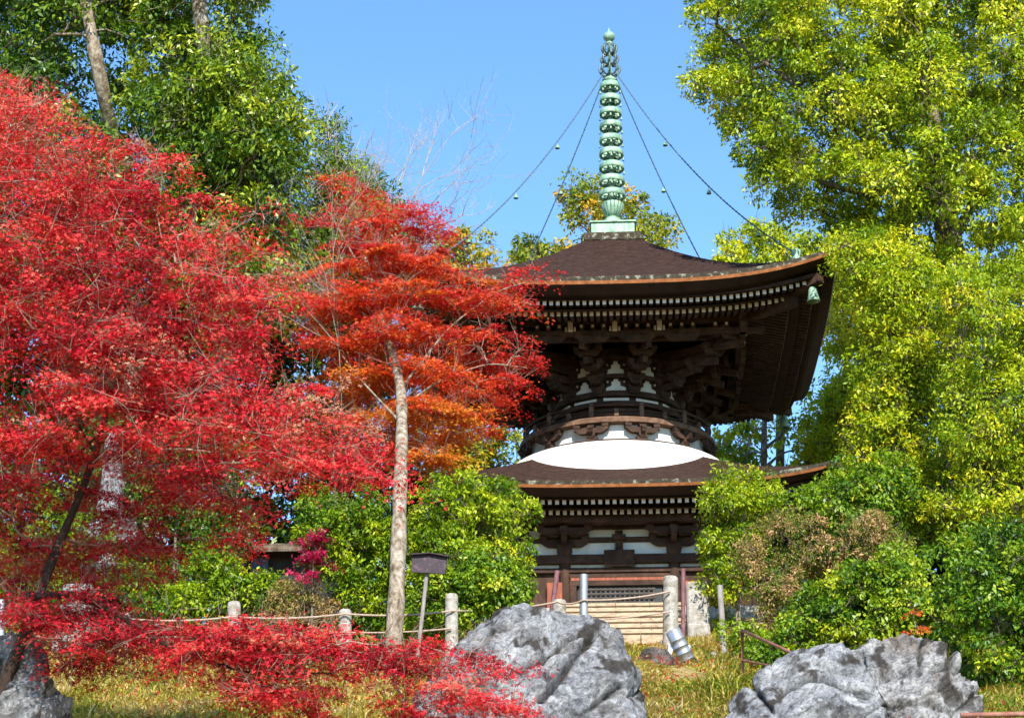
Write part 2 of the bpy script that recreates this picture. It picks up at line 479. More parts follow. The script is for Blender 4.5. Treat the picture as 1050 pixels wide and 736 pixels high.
def roof(name, half, z_e, half_t, z_t, lift, expo, n_r, raf_half, r1, r2, thick=.15, lip_in=.55, lip_dn=.36, round_top=False):
    ns, nt_ = 40, 24
    mb = MB()

    def pos(k, s, t, dz=0.0):
        w = half + (half_t - half) * t
        z = z_e + (z_t - z_e) * (.22 * t + .78 * t ** expo) + lift * (1 - t) ** 2.2 * abs(s) ** 3.2
        return S(k, s * w, w, z + dz)
    for k in range(4):
        vs = [pos(k, -1 + 2 * i / ns, j / nt_) for j in range(nt_ + 1) for i in range(ns + 1)]
        fs = [(j * (ns + 1) + i, j * (ns + 1) + i + 1, (j + 1) * (ns + 1) + i + 1, (j + 1) * (ns + 1) + i) for j in range(nt_) for i in range(ns)]
        mb.add(vs, fs, True)
    rf = mb.build(name, M['bark_roof'], PG)
    # mossy top edge, orange fascia, undercut
    edge, lipm, under = MB(), MB(), MB()
    for k in range(4):
        for i in range(ns):
            s0, s1 = -1 + 2 * i / ns, -1 + 2 * (i + 1) / ns

            def E(s, inn, dn):
                L = lift * abs(s) ** 3.2
                w = half - inn
                return S(k, s * w, w, z_e + L - dn)
            edge.add([E(s0, -.012, -.012), E(s1, -.012, -.012), E(s1, .0, thick * .55), E(s0, .0, thick * .55), E(s0, .12, -.02), E(s1, .12, -.02)], [(0, 3, 2, 1), (0, 1, 5, 4)])
            lipm.add([E(s0, .0, thick * .55), E(s1, .0, thick * .55), E(s1, .03, thick), E(s0, .03, thick)], [(0, 3, 2, 1)])
            under.add([E(s0, .03, thick), E(s1, .03, thick), E(s1, lip_in * .5, lip_dn * .78), E(s0, lip_in * .5, lip_dn * .78),
                       E(s1, lip_in, lip_dn), E(s0, lip_in, lip_dn)], [(0, 3, 2, 1), (3, 5, 4, 2)])
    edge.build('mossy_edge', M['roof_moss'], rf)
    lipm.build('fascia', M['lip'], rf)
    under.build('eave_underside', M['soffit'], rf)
    # two rows of rafters with white painted ends, and the soffit above them
    raf, ends, sof = MB(), MB(), MB()
    (ra_o, ra_zo, ra_i, ra_zi), (rb_o, rb_zo, rb_i, rb_zi) = r1, r2
    for k in range(4):
        for j in range(n_r):
            s = -1 + 2 * (j + .5) / n_r
            x = s * raf_half
            for (ro, zo, ri, zi) in (r1, r2):
                if abs(x) > ro - .1: continue
                L = lift * .95 * (abs(x) / half) ** 3.2
                ri2 = max(ri, abs(x) + .05)
                if ri2 > ro - .1: continue
                zi2 = zo + (zi - zo) * (ro - ri2) / (ro - ri)
                Lm = L
                a, b = S(k, x, ro, zo + Lm), S(k, x, ri2, zi2 + L * .8)
                raf.beam(a, b, .085, .10)
                A, B = Vector(a), Vector(b)
                d = (A - B).normalized()
                if k == 0 and abs(x) < (2.95 if ro == r2[0] else 4.0):
                    e1 = MB(); e1.beam(A - d * .01, A + d * .004, .080, .094); e1.build('rafter_end', M['white_end'], rf)
                else:
                    ends.beam(A - d * .01, A + d * .004, .080, .094)
        # soffit sheets just above each rafter row
        for (ro, zo, ri, zi) in (r1, r2):
            for i in range(ns):
                s0, s1 = -1 + 2 * i / ns, -1 + 2 * (i + 1) / ns
                def Q(s, w, z):
                    return S(k, s * w, w, z + .062 + lift * .95 * (abs(s * w) / half) ** 3.2)
                wo = ro + (.12 if ro == ra_o else .25)
                zwo = zo - (zi - zo) * (wo - ro) / (ro - ri)
                sof.add([Q(s0, wo, zwo), Q(s1, wo, zwo), Q(s1, ri, zi), Q(s0, ri, zi)], [(0, 3, 2, 1)])
        # eave battens (kioi, kayaoi) over the rafter ends
        for (ro, zo, ri, zi) in (r1, r2):
            for i in range(ns):
                s0, s1 = -1 + 2 * i / ns, -1 + 2 * (i + 1) / ns
                w = ro - .02
                raf.beam(S(k, s0 * w, w, zo + .105 + lift * .95 * (abs(s0 * w) / half) ** 3.2), S(k, s1 * w, w, zo + .105 + lift * .95 * (abs(s1 * w) / half) ** 3.2), .12, .10)
    # hip rafters with their stepped tips
    for k in range(4):
        Lh = lift * .95
        (ro, zo, ri, zi) = r1
        q0 = S(k, ro + .12, ro + .12, zo + Lh * ((ro + .12) / half) ** 3.2 - .03)
        q1 = S(k, ri * .8, ri * .8, zi - .02)
        raf.beam(q0, q1, .2, .22)
        (ro, zo, ri, zi) = r2
        raf.beam(S(k, ro + .1, ro + .1, zo + Lh * (ro / half) ** 3.2 - .12), S(k, ri * .8, ri * .8, zi - .14), .2, .22)
    raf.build('rafters', M['dark_wood'], rf)
    tag(ends.build('rafter_ends', M['white_end'], rf), kind='stuff')
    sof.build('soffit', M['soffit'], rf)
    return rf, pos


# upper roof: eave edge 4.85 m from the axis
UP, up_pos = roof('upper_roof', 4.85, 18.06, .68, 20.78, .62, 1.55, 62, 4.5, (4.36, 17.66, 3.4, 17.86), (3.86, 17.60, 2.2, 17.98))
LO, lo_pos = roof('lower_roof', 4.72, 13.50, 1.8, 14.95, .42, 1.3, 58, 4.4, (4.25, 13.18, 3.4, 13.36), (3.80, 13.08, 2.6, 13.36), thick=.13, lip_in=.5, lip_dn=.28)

# podium and ground floor
mb = MB()
mb.box(P_(0, 0, 10.5), (10.0, 10.0, .5), bev=.04)
mb.build('podium', M['granite'], PG)
mb = MB()
for k in range(4):
    a = S(k, 0, 2.86, 12.6)
    mb.box(a, (5.72, .06, 1.1) if k % 2 == 0 else (.06, 5.72, 1.1))
mb.build('plaster_wall', M['old_plaster'], PG)
mb = MB()
for k in range(4):
    a = S(k, 0, 2.865, 11.36)
    mb.box(a, (5.74, .06, 1.38) if k % 2 == 0 else (.06, 5.74, 1.38))
mb.build('board_wall', M['dark_wood'], PG)
for k in range(4):
    for x in (-2.9, -1.175, 1.175):
        mb = MB()
        mb.tube([S(k, x, 2.9, 10.75), S(k, x, 2.9, 12.9)], .125, 16)
        mb.build('column', M['dark_wood'], PG)
for (z, h, w) in ((12.27, .19, .30), (12.71, .105, .17), (13.02, .15, .2), (12.03, .11, .2), (10.9, .2, .34)):
    mb = MB()
    for k in range(4):
        mb.beam(S(k, -3.05, 2.9, z), S(k, 3.05, 2.9, z), w, h, .012)
    mb.build('tie_beam', M['dark_wood'], PG)


def hijiki(mb, c, d, L, w, h, n=6):
    """a bracket arm centred at c along unit d, its ends curved up underneath"""
    c, d = Vector(c), Vector(d).normalized()
    side = d.cross(Vector((0, 0, 1))).normalized()
    prof = []
    for i in range(n + 1):
        t = i / n
        prof.append((-L / 2 + (L * .22) * t, h / 2 - h * math.sin(t * math.pi / 2) if i else h / 2 - h * .35))
    pts = prof + [(-p[0], p[1]) for p in prof[::-1]] + [(L / 2, h / 2), (-L / 2, h / 2)]
    m = len(pts)
    vs = [c + d * x + side * (sg * w / 2) + Vector((0, 0, z)) for sg in (-1, 1) for (x, z) in pts]
    mb.add(vs, [tuple(range(m))[::-1], tuple(range(m, 2 * m))] + [(i, (i + 1) % m, m + (i + 1) % m, m + i) for i in range(m)])


def masu(mb, c, d, s):
    """a bearing block with chamfered foot"""
    c, d = Vector(c), Vector(d).normalized()
    e = d.cross(Vector((0, 0, 1))).normalized()
    vs = []
    for (q, z) in ((.34, -.5), (.5, -.12), (.5, .5)):
        for (i, j) in ((-1, -1), (1, -1), (1, 1), (-1, 1)):
            vs.append(c + d * (i * q * s) + e * (j * q * s) + Vector((0, 0, z * s * .8)))
    fs = [(0, 1, 2, 3), (11, 10, 9, 8)]
    for l in range(2):
        for i in range(4):
            fs.append((l * 4 + i, l * 4 + (i + 1) % 4, l * 4 + 4 + (i + 1) % 4, l * 4 + 4 + i))
    mb.add(vs, fs)


# ground floor bracket sets over each column, struts between
for k in range(4):
    tx = Vector(S(k, 1, 0, 0)) - Vector(S(k, 0, 0, 0))
    ox = Vector(S(k, 0, 1, 0)) - Vector(S(k, 0, 0, 0))
    for x in (-2.9, -1.175, 1.175, 2.9):
        if k in (1, 3) and abs(x) > 2.5: continue
        mb = MB()
        p = Vector(S(k, x, 2.95, 0))
        masu(mb, p + Vector((0, 0, 12.47)), tx, .32)
        for (o, z, L) in ((.04, 12.62, 1.12), (.30, 12.82, 1.25)):
            hijiki(mb, p + ox * o + Vector((0, 0, z)), tx, L, .12, .15)
            for q in (-.44, 0, .44):
                masu(mb, p + ox * o + tx * (q * L / 1.1) + Vector((0, 0, z + .13)), tx, .17)
        hijiki(mb, p + ox * .2 + Vector((0, 0, 12.64)), ox, .9, .12, .15)
        masu(mb, p + ox * .56 + Vector((0, 0, 12.78)), tx, .17)
        mb.build('bracket_set', M['dark_wood'], PG)
    for x in (-2.03, 0, 2.03):
        mb = MB()
        mb.beam(S(k, x, 2.93, 12.40), S(k, x, 2.93, 12.9), .17, .14)
        mb.box(S(k, x, 2.95, 12.74), (.3, .3, .11), bev=.01)
        mb.build('strut', M['dark_wood'], PG)
mb = MB()
mb.box(P_(0, 3.07, 12.27), (.66, .05, .36), bev=.012)
mb.build('name_board', M['dark_wood'], PG)
for k in range(4):
    mb = MB()
    for q in (3.28, 3.52):
        mb.beam(S(k, -3.5, q, 13.04 + (q - 3.28) * -.1), S(k, 3.5, q, 13.04 + (q - 3.28) * -.1), .15, .16, .01)
    mb.build('purlin', M['dark_wood'], PG)
# doorway: lintels, lattice window, side panels
dr = MB()
for z, h in ((11.90, .09), (11.74, .12)):
    dr.box(P_(0, 2.97, z), (2.16, .08, h), bev=.01)
for x in (-1.0, 1.0):
    dr.box(P_(x, 2.97, 11.28), (.14, .09, .8), bev=.01)
dr.build('door_frame', M['dark_wood'], PG)
mb = MB(); mb.box(P_(0, 2.99, 11.825), (2.1, .05, .06)); mb.build('door_rail', M['orange_door'], PG)
lw = MB()
for i in range(15):
    lw.box(P_(-.72 + i * 1.44 / 14, 2.95, 11.36), (.032, .03, .56))
for j in range(6):
    lw.box(P_(0, 2.975, 11.12 + j * .098), (1.5, .016, .03))
lat = lw.build('lattice_window', M['dim_wood'], PG)
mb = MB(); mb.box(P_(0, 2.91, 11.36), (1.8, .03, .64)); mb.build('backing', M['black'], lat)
for x in (-1.40, 1.48):
    mb = MB()
    for q in range(2):
        mb.box(P_(x + (q - .5) * .17, 3.0, 11.26), (.163, .05, 1.0), bev=.006)
    mb.build('door_panel', M['orange_door'], PG)
for x in (-2.5, 2.45):
    mb = MB(); mb.box(P_(x, 2.93, 11.45), (.7, .05, 1.02)); mb.build('side_panel', M['dark_wood'], PG)

# white plaster dome between the roofs
mb = MB()
prof = []
for i in range(17):
    t = i / 16
    prof.append((2.33 + .58 * math.sin(t * math.pi / 2) ** 1.0, 15.15 - 1.1 * (1 - math.cos(t * math.pi / 2))))
mb.lathe([(p[0], p[1]) for p in prof], (0, YC, 0), 96)
mb.build('plaster_dome', M['plaster'], PG)
mb = MB(); mb.lathe([(2.10, 15.12), (2.10, 15.75)], (0, YC, 0), 96); mb.build('plaster_band', M['plaster'], PG)
mb = MB(); mb.lathe([(2.11, 15.153), (2.30, 15.153), (2.30, 15.215), (2.11, 15.215)], (0, YC, 0), 96, smooth=False); mb.build('sill_ring', M['dark_wood'], PG)


def cyl(th, r, z):
    return Vector((r * math.sin(th), YC - r * math.cos(th), z))


# bracket sets carrying the round balcony
for i in range(24):
    th = R_(7.5 + 15 * i)
    if i % 2 == 0: th = R_(15 * i + 15)
    else: continue
    mb = MB()
    tx, ox = Vector((math.cos(th), math.sin(th), 0)), Vector((math.sin(th), -math.cos(th), 0))
    p = cyl(th, 2.15, 0)
    mb.box(p + Vector((0, 0, 15.25)), (.26, .14, .13), Matrix((tx, -ox, Vector((0, 0, 1)))).transposed(), .01)
    masu(mb, p + ox * .02 + Vector((0, 0, 15.35)), tx, .18)
    hijiki(mb, p + ox * .04 + Vector((0, 0, 15.45)), tx, .80, .12, .12)
    hijiki(mb, p + ox * .08 + Vector((0, 0, 15.45)), ox, .34, .10, .12)
    for q in (-.33, 0, .33):
        masu(mb, p + ox * .04 + tx * q + Vector((0, 0, 15.56)), tx, .15)
    mb.build('balcony_bracket', M['dark_wood'], PG)
bal = MB()
bal.lathe([(1.6, 15.78), (2.28, 15.75), (2.31, 15.72), (2.31, 15.62), (2.15, 15.615), (2.15, 15.60), (2.0, 15.60)], (0, YC, 0), 96, smooth=False)
bal.build('balcony_deck', M['mid_wood'], PG)
mb = MB()
for i in range(60):
    th = R_(6 * i)
    a = cyl(th, 2.05, 15.735); b = cyl(th, 2.26, 15.70)
    mb.beam(a, b, .09, .05)
mb.build('balcony_joists', M['mid_wood'], PG)
rl = MB()
for (z, r, rd) in ((15.83, 2.17, .026), (15.93, 2.17, .02), (16.05, 2.19, .032)):
    pts = [cyl(R_(3 * i), r, z) for i in range(121)]
    rl.tube(pts, rd, 6, cap=False)
railing = rl.build('balcony_railing', M['dark_wood'], PG)
for i in range(24):
    th = R_(15 * i)
    mb = MB()
    hh = .31 if i % 2 else .17
    tx, ox = Vector((math.cos(th), math.sin(th), 0)), Vector((math.sin(th), -math.cos(th), 0))
    mb.box(cyl(th, 2.17, 15.79 + hh / 2), (.10, .09, hh), Matrix((tx, -ox, Vector((0, 0, 1)))).transposed(), .008)
    mb.build('post', M['mid_wood'], railing)

# round upper storey
RC = 1.42
mb = MB(); mb.lathe([(RC, 15.7), (RC, 17.7)], (0, YC, 0), 96); mb.build('drum_wall', M['dark_wood'], PG)
for (z, h, r) in ((16.56, .12, 1.56), (16.32, .12, 1.54), (16.98, .10, 1.56), (17.42, .10, 1.60)):
    mb = MB()
    mb.lathe([(RC, z - h / 2), (r, z - h / 2), (r, z + h / 2), (RC, z + h / 2)], (0, YC, 0), 96, smooth=False)
    mb.build('ring_beam', M['dark_wood'], PG)


def curved_panel(th, outline, r):
    """flat outline (x, z) wrapped on the drum, with thickness"""
    mb = MB()
    m = len(outline)
    vs = [cyl(th + x / r, rr, z) for rr in (r, r + .025) for (x, z) in outline]
    mb.add(vs, [tuple(range(m, 2 * m))[::-1]] + [(i, m + i, m + (i + 1) % m, (i + 1) % m) for i in range(m)])
    return mb


for i in range(12):
    th = R_(30 * i)
    W = .29
    curved_panel(th, [(W, 16.40), (W, 16.48), (-W, 16.48), (-W, 16.40)], RC + .012).build('plaster_panel', M['old_plaster'], PG)
    for z0 in (16.64, 17.06):
        ol = [(W, z0), (W * .72, z0 + .09), (.10, z0 + .13), (.10, z0 + .22), (.05, z0 + .24), (.05, z0 + .31),
              (-.05, z0 + .31), (-.05, z0 + .24), (-.10, z0 + .22), (-.10, z0 + .13), (-W * .72, z0 + .09), (-W, z0)]
        curved_panel(th, ol, RC + .012).build('plaster_panel', M['old_plaster'], PG)
        mb = MB()
        for sg in (-1, 1):
            mb.ball(cyl(th + sg * .19 / RC, RC + .05, z0 + .22), .028, 6)
        mb.build('white_boss', M['white_end'], PG)
# radiating four-step brackets, each with cross arms, blocks and tail rafters
for i in range(12):
    th = R_(30 * i + 15)
    tx, ox = Vector((math.cos(th), math.sin(th), 0)), Vector((math.sin(th), -math.cos(th), 0))
    mb = MB()
    masu(mb, cyl(th, RC + .08, 16.66), tx, .30)
    # how far out the square purlin ring lies in this direction
    c_ = max(abs(math.sin(th)), abs(math.cos(th)))
    reach = 2.75 / c_ - RC
    steps = 4
    for s_ in range(steps):
        o = reach * (s_ + 1) / (steps + .3)
        z = 16.78 + .225 * s_
        hijiki(mb, cyl(th, RC + o / 2, z), ox, o + .22, .13, .155)
        for (oo, L) in ((.05, .26 + .03 * s_), (o, .34 + .13 * s_)):
            hijiki(mb, cyl(th, RC + oo, z + .015), tx, L, .11, .13)
            for q in (-.42, 0, .42):
                masu(mb, cyl(th, RC + oo, z + .13) + tx * (q * L), tx, .15)
    for (z0, z1, o) in ((17.62, 17.26, .86), (17.40, 17.02, .62)):
        mb.beam(cyl(th, RC + .05, z0), cyl(th, RC + reach * o + .30, z1), .12, .15, .01)
    mb.build('bracket_set', M['dark_wood'], PG)
for k in range(4):
    mb = MB()
    for (q, z) in ((2.30, 17.60), (2.86, 17.52), (2.86, 17.80)):
        mb.beam(S(k, -q - .5, q, z), S(k, q + .5, q, z), .16, .12, .01)
    mb.build('purlin', M['dark_wood'], PG)
    for x in (-1.0, 0, 1.0):
        mb = MB(); mb.box(S(k, x, 2.95, 17.66), (.115, .115, .25), bev=.01)
        for sx in (-1, 1):
            c0 = Vector(S(k, x + sx * .10, 2.94, 17.60))
            mb.box(c0, (.05, .05, .11) , bev=.01)
        mb.build('white_strut', M['white_end'], PG)
    for x in np.arange(-2.5, 2.51, .25):
        if abs(x - round(x)) < .1: continue
        db = MB(); db.box(S(k, x, 2.90, 17.66), (.12, .12, .18), bev=.01)
        blk = db.build('bearing_block', M['dark_wood'], PG)
        sb = MB(); sb.box(S(k, x, 2.965, 17.66), (.06, .06, .06), bev=.005)
        sb.build('white_beam_end', M['white_end'], blk)
    mb = MB()     # stepped cross arms hung below the purlin
    for x in (-1.5, -.5, .5, 1.5):
        tx = Vector(S(k, 1, 0, 0)) - Vector(S(k, 0, 0, 0))
        hijiki(mb, S(k, x, 2.93, 17.36), tx, .8, .12, .14)
        for q in (-.32, 0, .32):
            masu(mb, Vector(S(k, x + q, 2.93, 17.46)), tx, .13)
    mb.build('cross_arms', M['dark_wood'], PG)

# spire
sp0 = MB()
sp0.box(P_(0, 0, 20.88), (1.42, 1.42, .22), bev=.02)
spire = sp0.build('spire', M['roof_moss'], PG)
mb = MB(); mb.box(P_(0, 0, 21.16), (1.06, 1.06, .30), bev=.015); mb.box(P_(0, 0, 21.335), (1.14, 1.14, .05), bev=.01); mb.build('dew_basin', M['verdigris'], spire)
mb = MB()
mb.lathe([(.26, 21.36), (.26, 21.42), (.245, 21.52), (.19, 21.62), (.13, 21.68)], (0, YC, 0), 32)
mb.build('inverted_bowl', M['verdigris'], spire)
mb = MB()
for i in range(16):
    a = 2 * math.pi * i / 16
    pr = [(.13, 21.68), (.20, 21.76), (.25, 21.88), (.285, 22.02), (.27, 22.04), (.15, 21.9)]
    for w in (0,):
        vs = []
        for (r, z) in pr:
            for da in (-.17, 0, .17):
                rr = r * (1.03 if da == 0 else .97)
                vs.append((rr * math.cos(a + da), YC + rr * math.sin(a + da), z))
        fs = [(j * 3 + q, j * 3 + q + 1, j * 3 + q + 4, j * 3 + q + 3) for j in range(len(pr) - 1) for q in range(2)]
        mb.add(vs, fs, True)
mb.build('lotus', M['verdigris'], spire)
mb = MB(); mb.tube([(0, YC, 21.6), (0, YC, 26.75)], [.085, .05], 12); mb.build('shaft', M['verdigris'], spire)
zs = [22.30 + i * .377 for i in range(9)]
for i, z in enumerate(zs):
    R0 = .322 - .0088 * i
    mb = MB()
    mb.lathe([(R0, z - .075), (R0 + .012, z - .055), (R0, z + .05), (R0 - .02, z + .075), (R0 - .05, z + .075), (R0 - .04, z - .07), (R0, z - .075)], (0, YC, 0), 40)
    for q in range(8):
        a = 2 * math.pi * q / 8 + .2
        mb.beam((.06 * math.cos(a), YC + .06 * math.sin(a), z), ((R0 - .02) * math.cos(a), YC + (R0 - .02) * math.sin(a), z), .025, .06)
    mb.lathe([(.105, z - .13), (.12, z), (.105, z + .13)], (0, YC, 0), 16)
    for q in range(8):
        a = 2 * math.pi * q / 8
        c = ((R0) * math.cos(a), YC + (R0) * math.sin(a), z - .17)
        mb.lathe([(.008, .05), (.02, .03), (.03, -.03), (.025, -.035)], c, 8)
    mb.build('ring', M['verdigris'], spire)
mb = MB()
mb.lathe([(.10, 25.42), (.20, 25.48), (.12, 25.55), (.06, 25.6)], (0, YC, 0), 24)
mb.build('collar', M['verdigris'], spire)
mb = MB()
for (zc, r, n) in ((25.72, .25, 8), (26.02, .21, 8), (26.33, .18, 8)):
    for q in range(n):
        a = 2 * math.pi * q / n
        pts = []
        for t in np.linspace(0, 1, 8):
            rr = .04 + (r - .04) * math.sin(t * 2.2) / .95
            zz = zc - .08 + .20 * t - .06 * math.sin(t * 5)
            pts.append((rr * math.cos(a), YC + rr * math.sin(a), zz))
        mb.tube(pts, [.022, .024, .026, .028, .03, .03, .024, .012], 5)
        mb.ball((r * .8 * math.cos(a), YC + r * .8 * math.sin(a), zc + .10), .03, 5)
    mb.lathe([(.05, zc - .1), (.1, zc - .06), (.05, zc - .02)], (0, YC, 0), 16)
mb.build('flame_ornament', M['dark_bronze'], spire)
mb = MB()
mb.lathe([(.05, 26.5), (.1, 26.55), (.05, 26.6)], (0, YC, 0), 16)
prof = [(.15 * math.sin(math.pi * i / 14) + .001, 26.74 - .14 * math.cos(math.pi * i / 14)) for i in range(13)] + [(.035, 26.9), (.001, 27.02)]
mb.lathe(prof, (0, YC, 0), 24)
mb.build('jewel', M['verdigris'], spire)
# four chains with little bells from spire head to the hips
for k in range(4):
    a = Vector((0.0, YC, 25.62)) + Vector(S(k, .16, .16, 0)) - Vector(S(k, 0, 0, 0))
    b = Vector(S(k, 3.98, 3.98, 18.92))
    pts = []
    for i in range(61):
        t = i / 60
        p = a.lerp(b, t)
        p.z -= .55 * 4 * t * (1 - t)
        pts.append(p)
    mb = MB()
    mb.tube(pts, .016, 5)
    for i in range(0, 60, 1):
        d = (pts[i + 1] - pts[i]).normalized()
        mb.ball(pts[i], .024, 3)
    ch = mb.build('chain', M['chain'], PG)
    for t in (.3, .55, .82):
        p = pts[int(t * 60)]
        mb = MB()
        mb.tube([p, p - Vector((0, 0, .1))], .008, 4)
        mb.lathe([(.01, -.09), (.04, -.11), (.052, -.17), (.06, -.19), (.05, -.19)], tuple(p), 10)
        mb.build('bell', M['verdigris'], ch)
    # corner finial and wind bell
    c = Vector(S(k, 4.03, 4.03, 18.70))
    mb = MB()
    mb.lathe([(.10, -.03), (.10, .06), (.07, .09), (.11, .16), (.11, .20), (.06, .27), (.001, .31)], tuple(c), 14)
    mb.build('corner_finial', M['verdigris'], PG)
    c = Vector(S(k, 4.32, 4.32, 18.02))
    mb = MB()
    mb.tube([c + Vector((0, 0, .14)), c - Vector((0, 0, .1))], .012, 5)
    mb.lathe([(.001, -.08), (.07, -.10), (.10, -.16), (.115, -.30), (.145, -.42), (.13, -.43), (.10, -.3)], tuple(c), 18)
    mb.build('wind_bell', M['verdigris'], PG)
    c = Vector(S(k, 4.1, 4.1, 13.28))
    mb = MB()
    mb.tube([c + Vector((0, 0, .14)), c - Vector((0, 0, .1))], .012, 5)
    mb.lathe([(.001, -.08), (.06, -.10), (.085, -.16), (.10, -.30), (.125, -.40), (.11, -.41), (.09, -.3)], tuple(c), 18)
    mb.build('wind_bell', M['verdigris'], PG)

# ------------------------------------------------------------------ stone steps
st = MB()
nst = 6
for i in range(nst):
    z1 = 10.745 - i * .185
    y0 = 38.85 - i * .33
    n = 3
    off = 0 if i % 2 else .35
    xs_ = [-1.28, -.45 + off, .38 + off * .6, 1.28]
    for j in range(3):
        st.box(((xs_[j] + xs_[j + 1]) / 2, y0 - .165 + .2, z1 - .3), (xs_[j + 1] - xs_[j] - .012, .67, .6), bev=.012)
        st.box(((xs_[j] + xs_[j + 1]) / 2, y0 - .165 + .194, z1 + .001 - .03), (xs_[j + 1] - xs_[j] - .008, .73, .062), bev=.006)
STEPS = st.build('stone_steps', M['stair'])
tag(STEPS, 'flight of sandy stone steps leading up to the pagoda door', 'steps')

# ------------------------------------------------------------------ posts, ropes, pipes and stones
def upright(name, px, pyt, pyb, Y, rad, mat, label, cat, group=None, lean=0, n=20, cap=True, kind='post'):
    """round upright standing on the ground, its top at the surveyed height"""
    t = Vector(at(px, pyt, Y))
    b = Vector(at(px + lean, pyb, Y))
    zg = GROUND_Z(b.x, b.y) - .25
    b2 = t + (b - t) * ((t.z - min(zg, b.z - .1)) / max(t.z - b.z, .01))
    mb = MB()
    if kind == 'post':
        ax = (b2 - t)
        L = ax.length
        pts = [t + ax * q for q in (0, .02 / L, .07 / L, .10 / L, .17 / L, .19 / L, .22 / L, .5, 1)]
        r = rad
        rs = [r * .78, r * .94, r * 1.0, r * 1.0, r * 1.0, r * .93, r * .97, r * 1.0, r * 1.04]
        mb.tube(pts[::-1], rs[::-1], n)
    else:
        mb.tube([b2, t], rad, 12)
    o = mb.build(name, mat)
    tag(o, label, cat, group)
    return t, b


G_POST = 'round stone posts of the rope fence'
posts = []
posts.append(upright('stone_post', 687.5, 591, 655, 33.6, .135, M['granite'], 'tallest round granite post, standing right of the stone steps', 'post', G_POST))
posts.append(upright('stone_post', 463, 609, 660, 31.0, .108, M['granite'], 'weathered round stone post beside the left edge of the big grey boulder', 'post', G_POST))
posts.append(upright('stone_post', 354, 625, 652, 31.0, .105, M['granite'], 'low stone post just left of the pale maple trunk', 'post', G_POST))
posts.append(upright('stone_post', 240, 617, 652, 31.0, .108, M['granite'], 'whitish stone post with a pale rock at its foot, left of the maple trunk', 'post', G_POST))
posts.append(upright('stone_post', 127, 629, 650, 31.0, .12, M['granite'], 'short stone post behind the dark maple bough, far left in the fence', 'post', G_POST))
upright('stone_post', 573.5, 615, 632, 35.4, .13, M['granite'], 'short stone stub behind the boulder, at the left foot of the leaning maroon pipe', 'post', G_POST)
upright('steel_pipe', 598.5, 589, 640, 33.2, .075, M['galv'], 'grey galvanised steel pipe standing upright behind the big boulder', 'pipe', kind='pipe')
upright('maroon_pole', 571.5, 585, 622, 35.9, .05, M['purple_pipe'], 'leaning maroon pole left of the steps', 'pole', 'maroon poles beside the steps', lean=-5, kind='pipe')
upright('maroon_pole', 700.5, 583, 660, 34.6, .042, M['purple_pipe'], 'upright maroon pole right of the steps behind the tall stone post', 'pole', 'maroon poles beside the steps', kind='pipe')
upright('wooden_stake', 738, 600, 690, 32.2, .05, M['grey_wood'], 'thin silvered wooden stake in front of the right-hand shrubs', 'stake', lean=6, kind='pipe')
upright('steel_pipe', 1.5, 615, 650, 30.5, .05, M['galv'], 'thin grey steel pipe at the far left edge behind the maple', 'pipe', kind='pipe')


def rope(pix, rad, label, sag=.05):
    pts = []
    P = [Vector(at(*q)) for q in pix]
    for a, b in zip(P[:-1], P[1:]):
        for i in range(12):
            t = i / 12
            q = a.lerp(b, t); q.z -= sag * 4 * t * (1 - t)
            pts.append(q)
    pts.append(P[-1])
    mb = MB(); mb.tube(pts, rad, 6)
    tag(mb.build('fence_rope', M['rope']), label, 'rope', 'ropes strung along the fence posts')


rope([(30, 634, 30.85), (127, 634, 30.85), (240, 632, 30.85), (354, 629, 30.85), (463, 626, 30.85), (571, 617, 33.4), (598, 615, 33.1), (687, 606, 33.42)], .017, 'upper faded rope of the fence running behind the maple trunk')
rope([(30, 652, 30.85), (127, 652, 30.85), (240, 650, 30.85), (354, 648, 30.85), (463, 644, 30.85)], .014, 'lower faded rope of the fence left of the boulder', .03)
rope([(598, 636, 33.1), (687, 627, 33.42)], .014, 'short lower rope strung across the stone steps', .02)

# stone curb block right of the steps and small blocks
b = at(716, 640, 36.4)
mb = MB(); mb.box((b[0], 36.4, 9.85), (.42, .5, 1.46), bev=.035)
mb.box((b[0] - .02, 36.05, 9.35), (.40, .5, .7), bev=.03)
tag(mb.build('stone_block', M['granite']), 'squared granite end block right of the stone steps', 'stone block')


def unit_rows(v):
    return v / np.linalg.norm(v, axis=1)[:, None]


